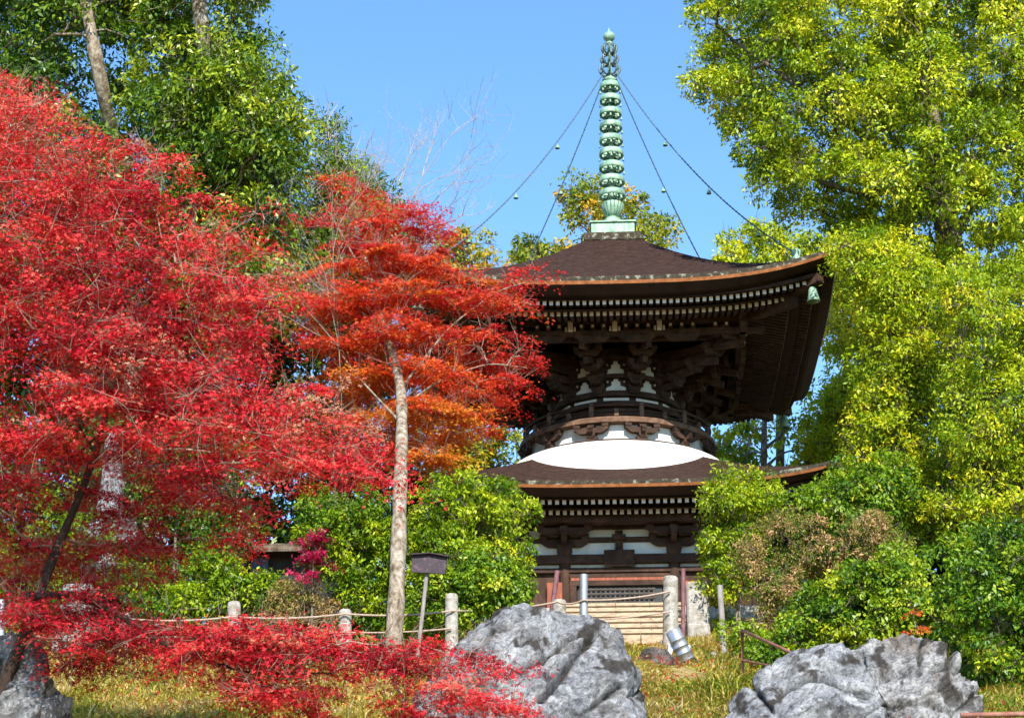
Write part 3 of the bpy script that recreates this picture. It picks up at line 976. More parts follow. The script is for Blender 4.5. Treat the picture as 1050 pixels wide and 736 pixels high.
def outline_rock(name, outline, Y, depth, mat, label, cat='rock', group=None, seed=0, amp=.06, sub=7, sink=.4, ridge=.5, cracks=(), litter=-.22, facets=26):
    """a boulder whose front silhouette follows the surveyed outline; it has its own depth and continues into the ground"""
    pts = [at(px, py, Y) for (px, py) in outline]
    P = np.array([[p[0], p[2]] for p in pts])
    c = np.array([(P[:, 0].min() + P[:, 0].max()) / 2, P[:, 1].min() + (P[:, 1].max() - P[:, 1].min()) * .35])
    ang = np.arctan2(P[:, 1] - c[1], P[:, 0] - c[0])
    rad = np.hypot(P[:, 0] - c[0], P[:, 1] - c[1])
    # lower half: plain continuation to below the ground
    o = np.argsort(ang); ang, rad = ang[o], rad[o]
    import bmesh
    bm = bmesh.new()
    bmesh.ops.create_icosphere(bm, subdivisions=sub, radius=1)
    V = np.array([v.co[:] for v in bm.verts])
    rg = np.random.default_rng(seed + 40)
    FN = unit_rows(rg.normal(size=(facets, 3)))
    dist = np.ones(len(V))
    for fn, h in zip(FN, rg.uniform(.70, .93, facets)):
        dist = np.minimum(dist, h / np.maximum(V @ fn, 1e-3))
    a = np.arctan2(V[:, 2], V[:, 0])
    A = np.concatenate([ang - 2 * math.pi, ang, ang + 2 * math.pi]); Rr = np.tile(rad, 3)
    rr = np.interp(a, A, Rr)
    lower = np.clip(-V[:, 2], 0, 1)
    scale = rr * (1 + sink * lower)
    scale = scale * (.35 + .65 * dist) * 1.10
    depth = depth * dist
    W = np.stack([V[:, 0] * scale + c[0], V[:, 1] * depth + Y + depth.max() * .55, V[:, 2] * scale + c[1]], 1)
    # squash into a blockier plan
    n = V / np.linalg.norm(V, axis=1)[:, None]
    fis = np.zeros(len(W)); darkening = np.zeros(len(W))
    for (pl, wd, dp) in cracks:
        Q = np.array([at(px, py, Y)[[0, 2]] for (px, py) in pl])
        wob = np.array([noise.noise(Vector(w) * 6) for w in W]) * .05
        best = np.full(len(W), 9.0)
        for p0, p1 in zip(Q[:-1], Q[1:]):
            ab = p1 - p0
            t = np.clip(((W[:, [0, 2]] - p0) @ ab) / (ab @ ab), 0, 1)
            best = np.minimum(best, np.hypot(*(W[:, [0, 2]] - (p0 + t[:, None] * ab)).T) + wob * .6)
        darkening = np.maximum(darkening, np.exp(-np.clip(best, 0, 9) ** 2 / (wd * .8) ** 2))
        fis += 1.5 * dp * np.exp(-np.clip(best, 0, 9) ** 2 / wd ** 2)
    off = Vector((seed * 7.3, seed * 3.1, seed * 1.7))
    for i in range(len(W)):
        p = Vector(W[i]) + off
        q = Vector((p.x * .8 + p.z * .6, p.y * .9, p.z * 1.9 - p.x * 1.1))      # inclined bedding
        d = (noise.ridged_multi_fractal(q * .8, .9, 2.1, 7, 1.0, 2.0) - 1.0) * amp * ridge * 2.0
        d += noise.fractal(p * 2.2, .8, 2.1, 7) * amp * .8
        cell = noise.voronoi(q * 1.1)[0]
        d -= max(0.0, .07 - (cell[1] - cell[0])) * amp * 9
        lit = noise.fractal(p * 3.1, .8, 2.1, 6)
        darkening[i] = min(.9, max(darkening[i] * .9, (1 if n[i][2] > .55 else max(0, n[i][2] * 2 - .1)) * min(1, max(0, (lit + litter) * 4)), min(1, max(0, (-.07 - d) * 9)) * .7))  # darker in cracks and inward hollows, and with litter on upward faces
        W[i] += n[i] * (d - fis[i])
    for v, w in zip(bm.verts, W): v.co = w
    me = bpy.data.meshes.new(name)
    bm.to_mesh(me); bm.free()
    da = me.attributes.new('darkening', 'FLOAT', 'POINT')
    da.data.foreach_set('value', darkening.astype(np.float32))
    me.polygons.foreach_set('use_smooth', [True] * len(me.polygons))
    ob = link(name, me, mat)
    return tag(ob, label, cat, group)


G_ROCK = 'grey limestone boulders on the slope'
outline_rock('boulder', [(412, 760), (428, 700), (446, 662), (462, 645), (496, 634), (536, 629), (570, 631), (600, 638), (624, 652), (643, 676), (657, 705), (668, 745), (672, 790), (560, 850), (460, 830)],
             22.4, 1.1, M['rock'], 'largest grey limestone boulder, centre foreground below the stone steps', 'rock', G_ROCK, 1, .10, cracks=[([(556, 722), (575, 695), (592, 665), (612, 642)], .038, .16), ([(478, 668), (505, 645), (522, 640), (545, 628)], .034, .12), ([(530, 662), (556, 645)], .03, .10), ([(600, 735), (640, 700)], .025, .06), ([(520, 700), (560, 672), (600, 640)], .025, .06)])
outline_rock('boulder', [(738, 745), (748, 712), (768, 695), (800, 672), (822, 662), (850, 660), (872, 668), (898, 690), (915, 730), (920, 790), (830, 830), (740, 800)],
             22.0, .9, M['rock'], 'smooth grey sloping boulder right of the grass, left of a taller one', 'rock', G_ROCK, 2, .07, cracks=[([(800, 705), (832, 693), (846, 692), (862, 702), (896, 712)], .026, .16), ([(770, 690), (790, 730)], .025, .06)])
outline_rock('boulder', [(868, 735), (864, 690), (880, 664), (912, 654), (945, 648), (968, 650), (983, 664), (988, 690), (1004, 712), (1014, 740), (1018, 790), (940, 820), (870, 800)],
             22.6, .9, M['rock_stained'], 'brown-stained craggy boulder with a flat top, lower right', 'rock', G_ROCK, 3, .11, cracks=[([(885, 670), (890, 700), (905, 735)], .035, .11), ([(945, 655), (942, 690)], .03, .09), ([(975, 665), (972, 690)], .035, .13), ([(955, 690), (985, 690)], .035, .11)])
outline_rock('boulder', [(-40, 700), (-20, 660), (8, 640), (30, 650), (42, 680), (52, 712), (55, 750), (50, 800), (0, 830), (-40, 780)],
             19.5, .8, M['rock'], 'grey boulder in the lower left corner behind the maple trunk', 'rock', G_ROCK, 4, .10)
outline_rock('field_stone', [(652, 680), (662, 667), (676, 664), (690, 669), (699, 680), (694, 690), (672, 694)], 29.2, .3, M['rock_brown'], 'small brown stone in the grass below the tall post', 'rock', None, 5, .03, 5)
outline_rock('pale_stone', [(722, 690), (724, 676), (731, 669), (737, 676), (740, 692), (730, 698)], 30.6, .18, M['rock_white'], 'small whitish stone right of the spotlight', 'rock', None, 6, .03, 4)
outline_rock('pale_stone', [(216, 652), (222, 643), (234, 640), (246, 646), (248, 656), (232, 662)], 30.4, .25, M['rock_white'], 'pale rock at the foot of the whitish stone post', 'rock', None, 7, .03, 4)
outline_rock('rock_outcrop', [(100, 530), (103, 480), (104, 446), (110, 436), (116, 442), (117, 480), (119, 520), (120, 560), (110, 600), (98, 580)], 34.8, .6, M['rock'], 'tall grey rock outcrop glimpsed through the left maple', 'rock', None, 8, .10, 5)
# stacked stone monument at left
c = at(80, 630, 30.0)
ms = empty('stone_monument', (c[0], 30.0, c[2] - .2), 'stacked whitish stone monument behind the left maple bough', 'monument')
for (nm, z0, z1, w) in (('base', -.45, .12, .62), ('plinth', .12, .32, .5), ('shaft', .32, .52, .34), ('cap', .52, .66, .48)):
    mb = MB(); mb.box((c[0] + (.04 if nm == 'shaft' else 0), 30.0, c[2] - .2 + (z0 + z1) / 2), (w, w * .9, z1 - z0 - .004), bev=.03); mb.build(nm, M['rock_white'], ms)

# spotlight
c = at(697, 672, 29.6)
SL = empty('spotlight', (c[0], c[1], GROUND_Z(c[0], c[1])), 'ribbed grey outdoor spotlight on a white concrete block in the grass', 'spotlight')
d = Vector((-.42, -.10, .90)).normalized()
ctr = Vector(at(697, 661, 29.6))
mb = MB()
p0, p1 = ctr + d * .25, ctr - d * .26
pts, rs = [], []
for t, r in ((0, .10), (.02, .118), (.3, .118), (.31, .124), (.345, .124), (.35, .118), (.52, .118), (.53, .126), (.575, .126), (.58, .118), (.74, .118), (.75, .128), (.80, .128), (.805, .12), (.97, .125), (1, .12)):
    pts.append(p0.lerp(p1, t)); rs.append(r)
mb.tube(pts, rs, 24)
mb.build('lamp_housing', M['galv'], SL)
mb = MB(); mb.tube([p1 + d * .01, p1 - d * .004], .105, 24); mb.build('lens', M['glass_dark'], SL)
q = Vector(at(692, 682, 29.6))
mb = MB()
for sx in (-.13, .13):
    mb.beam(q + Vector((sx, 0, -.05)), ctr + Vector((sx, 0, 0)), .012, .07)
mb.box(q + Vector((0, 0, -.05)), (.28, .08, .02), bev=.004)
mb.build('bracket', M['galv'], SL)
mb = MB()
zb = GROUND_Z(q.x, q.y)
mb.box((q.x, q.y, (q.z - .06 + zb - .2) / 2), (.30, .28, max(.2, q.z - .06 - zb + .2)), bev=.02)
mb.build('concrete_block', M['rock_white'], SL)
mb = MB(); mb.tube([ctr + Vector((.1, .05, -.05)), ctr + Vector((.25, .06, -.22)), ctr + Vector((.2, .05, -.4)), ctr + Vector((.05, .05, -.42))], .012, 6); mb.build('cable', M['black'], SL)

# rusty handrail at right and pipe at the lower right corner
A = Vector(at(761, 646, 29.0)); B = Vector(at(761, 692, 29.0)); Cc = Vector(at(818, 672, 26.4)); D = Vector(at(818, 705, 26.4))
mb = MB()
B.z = GROUND_Z(B.x, B.y) - .1; D.z = GROUND_Z(D.x, D.y) - .1
mb.tube([B, A, Cc, D], .026, 8)
mb.tube([A.lerp(B, .55), Cc.lerp(D, .4)], .018, 8)
tag(mb.build('handrail', M['rust']), 'rusty iron handrail sloping down behind the smooth boulder', 'handrail')
mb = MB()
A = Vector(at(985, 733, 21.5)); B = Vector(at(1100, 731, 21.5))
mb.tube([A, B], .03, 8)
for t in (.15, .9):
    p = A.lerp(B, t); mb.tube([p, Vector((p.x, p.y, GROUND_Z(p.x, p.y) - .2))], .025, 8)
tag(mb.build('pipe_rail', M['rust']), 'low rust-red pipe rail in the lower right corner', 'rail')

# notice board on a leaning post
SG = Vector(at(438, 590, 30.2)); base = Vector(at(430, 657, 30.2))
sg = empty('notice_board', (base.x, base.y, GROUND_Z(base.x, base.y)), 'small blackened roofed notice board on a leaning pole by the maple trunk', 'sign')
mb = MB()
bb = base + (base - SG).normalized() * .5
mb.tube([bb, base, SG + Vector((0, .03, .12))], .032, 10)
mb.build('pole', M['grey_wood'], sg)
mb = MB()
Mx = Matrix.Rotation(R_(4), 3, 'Y')
mb.box(Vector(at(440, 578, 30.15)), (.56, .03, .31), Mx, .006)
mb.build('board', M['sign_dark'], sg)
mb = MB()
top = Vector(at(440, 568.0, 30.15))
for sx in (-1, 1):
    mb.box(top + Vector((sx * .155, 0, -.012 - (.012 if sx > 0 else -.006))), (.33, .16, .022), Matrix.Rotation(R_(7 * sx + 4), 3, 'Y'), .005)
mb.build('roof', M['sign_dark'], sg)

# small dark hut behind the left shrubs
c = at(292, 600, 38.6)
zg = GROUND_Z(c[0], 38.6)
hut = empty('hut', (c[0], 38.6, zg), 'small dark wooden hut half hidden behind the left shrubs', 'hut')
ht = at(292, 564, 37.8)[2]
mb = MB(); mb.box((c[0], 38.9, (zg + ht) / 2 - .1), (2.4, 2.0, ht - zg + .2)); mb.build('wall', M['hut'], hut)
mb = MB()
for sg_, ang in ((-1, 18), (1, -18)):
    mb.box((c[0], 38.9 + sg_ * .72, ht + .16), (3.0, 1.6, .08), Matrix.Rotation(R_(-sg_ * 18), 3, 'X'), .01)
mb.build('roof', M['trunk_grey'], hut)
mb = MB(); mb.box((at(266, 578, 37.85)[0], 37.87, at(266, 580, 37.85)[2]), (.34, .05, .34), bev=.01); mb.build('blue_panel', M['hut_blue'], hut)

# ------------------------------------------------------------------ VEGETATION
def unit(v):
    return v / np.maximum(np.linalg.norm(v, axis=-1, keepdims=True), 1e-9)


def in_poly(p, poly):
    x, y = p[:, 0], p[:, 1]
    ins = np.zeros(len(p), bool)
    n = len(poly)
    for i in range(n):
        x0, y0 = poly[i]; x1, y1 = poly[(i + 1) % n]
        c = (y0 > y) != (y1 > y)
        xx = (x1 - x0) * (y - y0) / ((y1 - y0) if y1 != y0 else 1e-9) + x0
        ins ^= c & (x < xx)
    return ins


def edge_dist(p, poly):
    d = np.full(len(p), 1e9)
    P = np.array(poly, float)
    for i in range(len(P)):
        a, b = P[i], P[(i + 1) % len(P)]
        ab = b - a
        t = np.clip(((p - a) @ ab) / (ab @ ab + 1e-9), 0, 1)
        d = np.minimum(d, np.linalg.norm(p - (a + t[:, None] * ab), axis=1))
    return d


def crown_points(poly, Y, thick, n, rpx, holes=(), L=60, sep=.55):
    """clump centres filling a rounded volume whose outline was surveyed; thick = half depth in metres"""
    P = np.array(poly, float)
    lo, hi = P.min(0), P.max(0)
    out, tries = [], 0
    acc = np.zeros((0, 3))
    px = []
    while len(px) < n and tries < 60:
        tries += 1
        q = rng.uniform(lo, hi, (n * 3, 2))
        q = q[in_poly(q, poly)]
        e = edge_dist(q, poly)
        k = e > rpx * rng.uniform(.15, .75, len(q))
        for (hx, hy, hr) in holes:
            k &= np.hypot(q[:, 0] - hx, q[:, 1] - hy) > hr
        q, e = q[k], e[k]
        dep = np.sqrt(np.clip(e / L, 0.03, 1))
        w = np.sign(rng.uniform(-1, 1, len(q))) * rng.uniform(0, 1, len(q)) ** .6
        for (x, y), dd, ww in zip(q, dep, w):
            p = at(x, y, Y + thick * dd * ww)
            if len(acc) and np.min(((acc - p) ** 2).sum(1)) < (sep * rpx / 50 * Y / 40 * 1.0) ** 2: continue
            acc = np.vstack([acc, p]); px.append((x, y))
            if len(px) >= n: break
    return acc, np.array(px)


def leaf_arrays(c, a, n, size, aspect, fold=.25, shape='leaf'):
    """c centre/base, a axis (unit), n normal; returns verts, quads"""
    a = unit(a); n = unit(n - a * (n * a).sum(1, keepdims=True)); s = np.cross(a, n)
    L = size[:, None]
    if shape == 'leaf':
        V = np.stack([c, c + a * L * .5 + s * L * aspect * .5 + n * L * fold * .3, c + a * L - n * L * .12, c + a * L * .5 - s * L * aspect * .5 + n * L * fold * .3], 1)
        k = len(c)
        return V.reshape(-1, 3), np.arange(k * 4).reshape(k, 4)
    # maple: three long lobes from one base
    vs = []
    for ang, ll in ((0, 1.0), (1.0, .82), (-1.0, .82)):
        d = a * math.cos(ang) + s * math.sin(ang)
        e = s * math.cos(ang) - a * math.sin(ang)
        vs.append(np.stack([c, c + d * L * ll * .5 + e * L * .17, c + d * L * ll - n * L * .12, c + d * L * ll * .5 - e * L * .17], 1))
    V = np.stack(vs, 1).reshape(-1, 3)
    k = len(c) * 3
    return V, np.arange(k * 4).reshape(k, 4)


def mesh_np(name, V, Q, mat, parent=None, var=None):
    me = bpy.data.meshes.new(name)
    me.vertices.add(len(V)); me.loops.add(Q.size); me.polygons.add(len(Q))
    me.vertices.foreach_set('co', V.astype(np.float32).ravel())
    me.loops.foreach_set('vertex_index', Q.astype(np.int32).ravel())
    me.polygons.foreach_set('loop_start', (np.arange(len(Q)) * Q.shape[1]).astype(np.int32))
    if var is not None:
        at_ = me.attributes.new('var', 'FLOAT', 'FACE')
        at_.data.foreach_set('value', var.astype(np.float32))
    me.update(calc_edges=True)
    me.validate()
    return link(name, me, mat, parent)


def clumps_ball(C, r, n_per, size, aspect, var, vspread, flat=.8, droop=.5, up=.3, lump=.55):
    k = len(C)
    idx = np.repeat(np.arange(k), n_per)
    N = len(idx)
    d = unit(rng.normal(size=(N, 3)) + np.array([0, -.12, up]))
    rr = r[idx] * (lump + (1 - lump) * rng.uniform(0, 1, N) ** .7)
    # tufts: leaves gather round sub-centres of the clump
    nt_ = 9
    tuft = unit(rng.normal(size=(k, nt_, 3)) + np.array([0, -.15, up]))
    ti = rng.integers(0, nt_, N)
    td = tuft[idx, ti]
    d2 = unit(td * 1.0 + rng.normal(size=(N, 3)) * .33)
    pos = C[idx] + d2 * rr[:, None] * np.array([1, 1, flat])
    a = unit(td * .5 + rng.normal(size=(N, 3)) * .65 + np.array([0, 0, -droop]))
    n = unit(d * .25 + d2 * .55 + np.array([0, -.1, .55]) + rng.normal(size=(N, 3)) * .45)
    sz = size * rng.uniform(.65, 1.3, N)
    V, Q = leaf_arrays(pos, a, n, sz, aspect)
    tv = rng.normal(0, vspread * .6, (k, nt_))
    v = np.clip(var[idx] + tv[idx, ti] + rng.normal(0, vspread, N), 0, 1)
    return V, Q, v


def clumps_pad(C, r, n_per, size, var, vspread, thick=.12, dome=.35, tilt=.18):
    k = len(C)
    idx = np.repeat(np.arange(k), n_per)
    N = len(idx)
    nt_ = 7
    ang0 = rng.uniform(0, 2 * math.pi, (k, nt_)); rad0 = np.sqrt(rng.uniform(.02, 1, (k, nt_)))
    ti = rng.integers(0, nt_, N)
    ph, ro = ang0[idx, ti], rad0[idx, ti]
    x = ro * np.cos(ph) + rng.normal(0, .26, N); y = ro * np.sin(ph) + rng.normal(0, .26, N)
    q2 = x * x + y * y
    tl = rng.normal(0, tilt, (k, 2))
    z = -dome * q2 * .5 + tl[idx, 0] * x + tl[idx, 1] * y
    tz = rng.normal(0, .5, (k, nt_))
    pos = C[idx] + np.stack([x, y, z], 1) * r[idx][:, None]
    pos[:, 2] += (tz[idx, ti] + rng.normal(0, .6, N)) * thick * r[idx] * 2
    rad = np.stack([x, y, np.zeros(N)], 1)
    a = unit(rad * .7 + rng.normal(size=(N, 3)) * .6 + np.array([0, 0, -.25]))
    n = unit(np.array([0, -.18, .9]) + rad * .25 + rng.normal(size=(N, 3)) * .5)
    sz = size * rng.uniform(.65, 1.25, N)
    V, Q = leaf_arrays(pos, a, n, sz, 1, shape='maple')
    tv = rng.normal(0, vspread * .6, (k, nt_))
    v = np.clip(var[idx] + tv[idx, ti] + rng.normal(0, vspread, N), 0, 1)
    return V, Q, np.repeat(v, 3)


def segs_mesh(P0, P1, r0, r1, n=4):
    d = unit(P1 - P0)
    ref = np.where(np.abs(d[:, 2:3]) > .9, np.array([[1., 0, 0]]), np.array([[0, 0, 1.]]))
    s = unit(np.cross(d, ref)); t = np.cross(d, s)
    V = []
    for (P, r) in ((P0, r0), (P1, r1)):
        for k in range(n):
            a = 2 * math.pi * k / n
            V.append(P + (s * math.cos(a) + t * math.sin(a)) * r[:, None])
    V = np.stack(V, 1)
    N = len(P0)
    base = (np.arange(N) * 2 * n)[:, None]
    Q = np.concatenate([base + np.array([[k, (k + 1) % n, n + (k + 1) % n, n + k]]) for k in range(n)], 0)
    return V.reshape(-1, 3), Q


def skeleton(limbs, C, r_tip, expo=.42, wig=.12, twigs=5, twig_len=.5, twig_r=.5, trunk_w=.35, keep=1.0):
    """limbs: polylines (points) of the main wood; every clump centre is joined to the nearest wood by a bent branch"""
    nodes, par = [], []
    for pl in limbs:
        pl = [np.array(p, float) for p in pl]
        prev = -1
        if nodes:
            dd = [np.sum((q - pl[0]) ** 2) for q in nodes]
            prev = int(np.argmin(dd))
        for a, b in zip(pl[:-1], pl[1:]):
            m = max(2, int(np.linalg.norm(b - a) / .3))
            for i in range(m):
                nodes.append(a + (b - a) * i / m); par.append(prev); prev = len(nodes) - 1
        nodes.append(pl[-1]); par.append(prev)
    n_wood = len(nodes)
    root = nodes[0]
    depth = [0.0]
    for i in range(1, n_wood):
        depth.append(depth[par[i]] + float(np.linalg.norm(nodes[i] - nodes[par[i]])))
    load = [0.0] * n_wood
    order = np.argsort([min(np.linalg.norm(np.array(nodes[:n_wood]) - c, axis=1)) for c in C]) if len(C) else []
    NA = np.zeros((n_wood + len(C) * 6, 3)); DA = np.zeros(len(NA))
    NA[:n_wood] = nodes; DA[:n_wood] = depth
    cnt = n_wood
    tips = []
    for ci in order:
        c = C[ci]
        dist = np.linalg.norm(NA[:cnt] - c, axis=1)
        below = np.clip(NA[:cnt, 2] - c[2], 0, None)
        score = dist + trunk_w * DA[:cnt] * .3 + below * .8
        j = int(np.argmin(score))
        p = NA[j]
        L = np.linalg.norm(c - p)
        m = 3 if L < 1 else 5
        pr = j
        for i in range(1, m + 1):
            t = i / m
            q = p + (c - p) * t
            if i < m: q = q + rng.normal(0, wig * L * .5, 3) * math.sin(math.pi * t) + np.array([0, 0, .10 * L * math.sin(math.pi * t)])
            NA[cnt] = q; DA[cnt] = DA[pr] + L / m
            par.append(pr); pr = cnt; cnt += 1
        tips.append(pr)
    load = np.zeros(cnt)
    for t in tips: load[t] += 1
    for i in range(cnt - 1, -1, -1):
        if par[i] >= 0 and i >= n_wood: load[par[i]] += load[i]
    for i in range(n_wood - 1, 0, -1):
        if par[i] >= 0: load[par[i]] += load[i]
    rad = r_tip * np.maximum(load, 1) ** expo
    P0, P1, R0, R1 = [], [], [], []
    for i in range(n_wood, cnt):
        if par[i] >= 0:
            P0.append(NA[par[i]]); P1.append(NA[i]); R1.append(rad[i]); R0.append(min(rad[par[i]], rad[i] * 1.35))
    for t in tips:
        for _ in range(twigs):
            d = unit((rng.normal(size=3) + np.array([0, -.1, .25]))[None])[0]
            l = twig_len * rng.uniform(.5, 1.1)
            a = NA[t]; b = a + d * l * .55; c2 = b + (d + rng.normal(0, .35, 3)) * l * .5
            e2 = b + (d + rng.normal(0, .5, 3)) * l * .45
            P0 += [a, b, b]; P1 += [b, c2, e2]
            R0 += [r_tip * .8, r_tip * twig_r, r_tip * twig_r]; R1 += [r_tip * twig_r, r_tip * .3, r_tip * .3]
    return np.array(P0), np.array(P1), np.array(R0), np.array(R1)


def pix_limb(pl):
    return [at(*q) for q in pl]


def plant(name, label, cat, poly, Y, thick, leaf, wood, n=120, cr=.6, n_per=110, size=.11, aspect=.45, var=.45, vs=.12, vclump=.16, style='ball',
          trunk=None, trunk_r=.2, limbs=(), holes=(), group=None, flat=.8, droop=.5, r_tip=.012, twigs=4, twig_len=None, twigmat=None, L=60, extra=None, varfn=None, up=.3, lump=.55, sep=.55, foliage='foliage', limb_k=.3, dome=.35, tier=None, pthick=.10):
    """one tree or shrub: root Empty > trunk, branches, foliage. trunk = [(px, py, Y)...] from the ground up"""
    rpx = cr * float(ppm(np.mean([p[0] for p in poly]), np.mean([p[1] for p in poly]), Y))
    C, PX = crown_points(poly, Y, thick, n, rpx, holes, L, sep)
    if extra is not None:
        for (p2, Y2, t2, n2, L2) in extra:
            C2, PX2 = crown_points(p2, Y2, t2, n2, rpx, holes, L2, sep)
            C = np.vstack([C, C2]); PX = np.vstack([PX, PX2])
    if tier is not None:      # foliage held in drooping shelves
        sp, jit, slope = tier
        dx = np.abs(C[:, 0] - C[:, 0].mean())
        zz = C[:, 2] + slope * dx
        C[:, 2] = np.round(zz / sp) * sp + rng.normal(0, jit, len(C)) - slope * dx
    if trunk is None:
        cx = (min(p[0] for p in poly) + max(p[0] for p in poly)) / 2
        by = max(p[1] for p in poly)
        b = at(cx, by, Y)
        g = GROUND_Z(b[0], Y)
        tp = [np.array([b[0], Y, g - .15]), np.array([b[0] + .03, Y, (g * .6 + C[:, 2].mean() * .4)]), np.array([b[0], Y, C[:, 2].mean()])]
    else:
        tp = pix_limb(trunk)
        g = GROUND_Z(tp[0][0], tp[0][1])
        if tp[0][2] > g - .1:
            tp = [np.array([tp[0][0], tp[0][1], g - .2])] + tp
        else:
            tp[0][2] = min(tp[0][2], g - .1)
    base = tp[0]
    root = empty(name, (base[0], base[1], GROUND_Z(base[0], base[1])), label, cat, group)
    mb = MB()
    # smooth the trunk line
    Pts = []
    for a, b in zip(tp[:-1], tp[1:]):
        m = max(2, int(np.linalg.norm(b - a) / .35))
        for i in range(m): Pts.append(a + (b - a) * i / m)
    Pts.append(tp[-1])
    Pts = np.array(Pts)
    for _ in range(3):
        if len(Pts) > 4: Pts[1:-1] = (Pts[:-2] + 2 * Pts[1:-1] + Pts[2:]) / 4
    m = len(Pts)
    rs = [trunk_r * (1.15 if i == 0 else 1.0) * (1 - .6 * (i / (m - 1)) ** 1.3) * (1 + .08 * math.sin(i * 1.7) + .05 * math.sin(i * 3.1)) for i in range(m)]
    mb.tube(Pts, rs, 14)
    mb.build('trunk', M[wood], root)
    lim = [list(Pts)] + [pix_limb(l) for l in limbs]
    tl = twig_len if twig_len else cr * .9
    P0, P1, R0, R1 = skeleton(lim, C, r_tip, twigs=twigs, twig_len=tl)
    if len(P0):
        V, Q = segs_mesh(P0, P1, R0, R1, 4)
        mesh_np('branches', V, Q, M[twigmat or wood], root)
    for l, lr in zip(limbs, [None] * len(limbs)):
        mb = MB()
        pts = np.array(pix_limb(l))
        fine = []
        for a, b in zip(pts[:-1], pts[1:]):
            for i in range(5): fine.append(a + (b - a) * i / 5)
        fine.append(pts[-1]); fine = np.array(fine)
        for _ in range(2): fine[1:-1] = (fine[:-2] + 2 * fine[1:-1] + fine[2:]) / 4
        r0 = trunk_r * (limb_k if len(l) < 6 else .62)
        mb.tube(fine, list(np.linspace(r0, r0 * .25, len(fine)) * (1 + .1 * np.sin(np.arange(len(fine)) * 1.9))), 9)
        mb.build('limb', M[wood], root)
    k = len(C)
    r = cr * rng.uniform(.55, 1.35, k)
    vc = var + rng.normal(0, vclump, k)
    if varfn is not None: vc = vc + varfn(PX)
    if style == 'ball':
        V, Q, v = clumps_ball(C, r, n_per, size, aspect, vc, vs, flat, droop, up, lump)
    else:
        V, Q, v = clumps_pad(C, r, n_per, size, vc, vs, dome=dome, thick=pthick)
    mesh_np(foliage, V, Q, M[leaf], root, v)
    return root


# --- foreground: the big crimson maple at the left, its low bough sweeping right
A_main = [(-90, 60), (30, 80), (75, 90), (120, 112), (150, 150), (205, 178), (250, 202), (288, 228), (288, 250), (262, 262), (298, 300), (308, 330), (296, 375), (330, 412),
          (385, 432), (412, 470), (405, 502), (335, 518), (300, 495), (250, 480), (200, 490), (130, 480), (60, 490), (-90, 500)]
A_shade = [(-90, 450), (60, 455), (160, 450), (250, 455), (305, 480), (300, 510), (285, 535), (240, 556), (215, 545), (190, 575), (150, 596), (60, 606), (-90, 620)]
A_bough = [(150, 648), (240, 630), (300, 637), (360, 645), (430, 655), (500, 670), (545, 688), (569, 706), (545, 722), (490, 742), (440, 726), (390, 702), (330, 694), (310, 715), (350, 750), (280, 750), (230, 700), (170, 685)]
A_low = [(-30, 590), (60, 600), (110, 615), (180, 645), (170, 685), (90, 668), (30, 655), (-30, 650)]
plant('maple_tree', 'crimson Japanese maple filling the left side, its low red bough sweeping across the boulder', 'tree', A_main, 18.3, 1.3, 'leaf_red', 'trunk_dark',
      n=400, cr=.39, n_per=300, size=.0345, tier=(.42, .09, .12), pthick=.07, style='pad', var=.43, vs=.17, vclump=.20,
      trunk=[(-20, 760, 19.4), (8, 690, 19.4), (30, 640, 19.4), (50, 580, 19.6), (72, 530, 19.8), (100, 470, 19.6), (120, 380, 19), (130, 300, 18.6)], trunk_r=.066,
      limbs=[[(25, 612, 19.3), (75, 608, 19.0), (120, 628, 18.9), (160, 655, 18.8), (200, 675, 18.7), (260, 690, 18.7), (340, 690, 18.7)],
             [(75, 470, 19.6), (105, 442, 19.4), (150, 430, 19.4), (200, 420, 19.6), (260, 410, 19.8)],
             [(30, 470, 19.8), (15, 440, 19.6), (-10, 400, 19.6)],
             [(100, 470, 20), (60, 400, 19.4), (40, 300, 18.8), (50, 200, 18.5)],
             [(130, 300, 18.6), (180, 270, 18.5), (230, 240, 18.5)]],
      holes=[(108, 444, 24), (75, 538, 26), (150, 518, 24), (120, 160, 20), (30, 525, 16), (205, 525, 14), (55, 170, 12), (20, 470, 14), (255, 500, 10), (300, 400, 10), (265, 330, 8)], twigmat='twig_pink', r_tip=.004, twigs=5, twig_len=.42, L=70, sep=.3,
      extra=[(A_bough, 18.6, .5, 88, 32), (A_low, 19.4, .6, 44, 30), (A_shade, 20.6, .8, 105, 45)],
      varfn=lambda p: .28 * np.clip((p[:, 0] - 170) / 120, 0, 1) * np.clip((300 - p[:, 1]) / 100, 0, 1) + .35 * np.clip((p[:, 0] - 250) / 60, 0, 1) * np.clip((p[:, 1] - 330) / 60, 0, 1) * (p[:, 1] < 470) + .25 * (p[:, 1] < 190) - .1 * (p[:, 1] > 620))

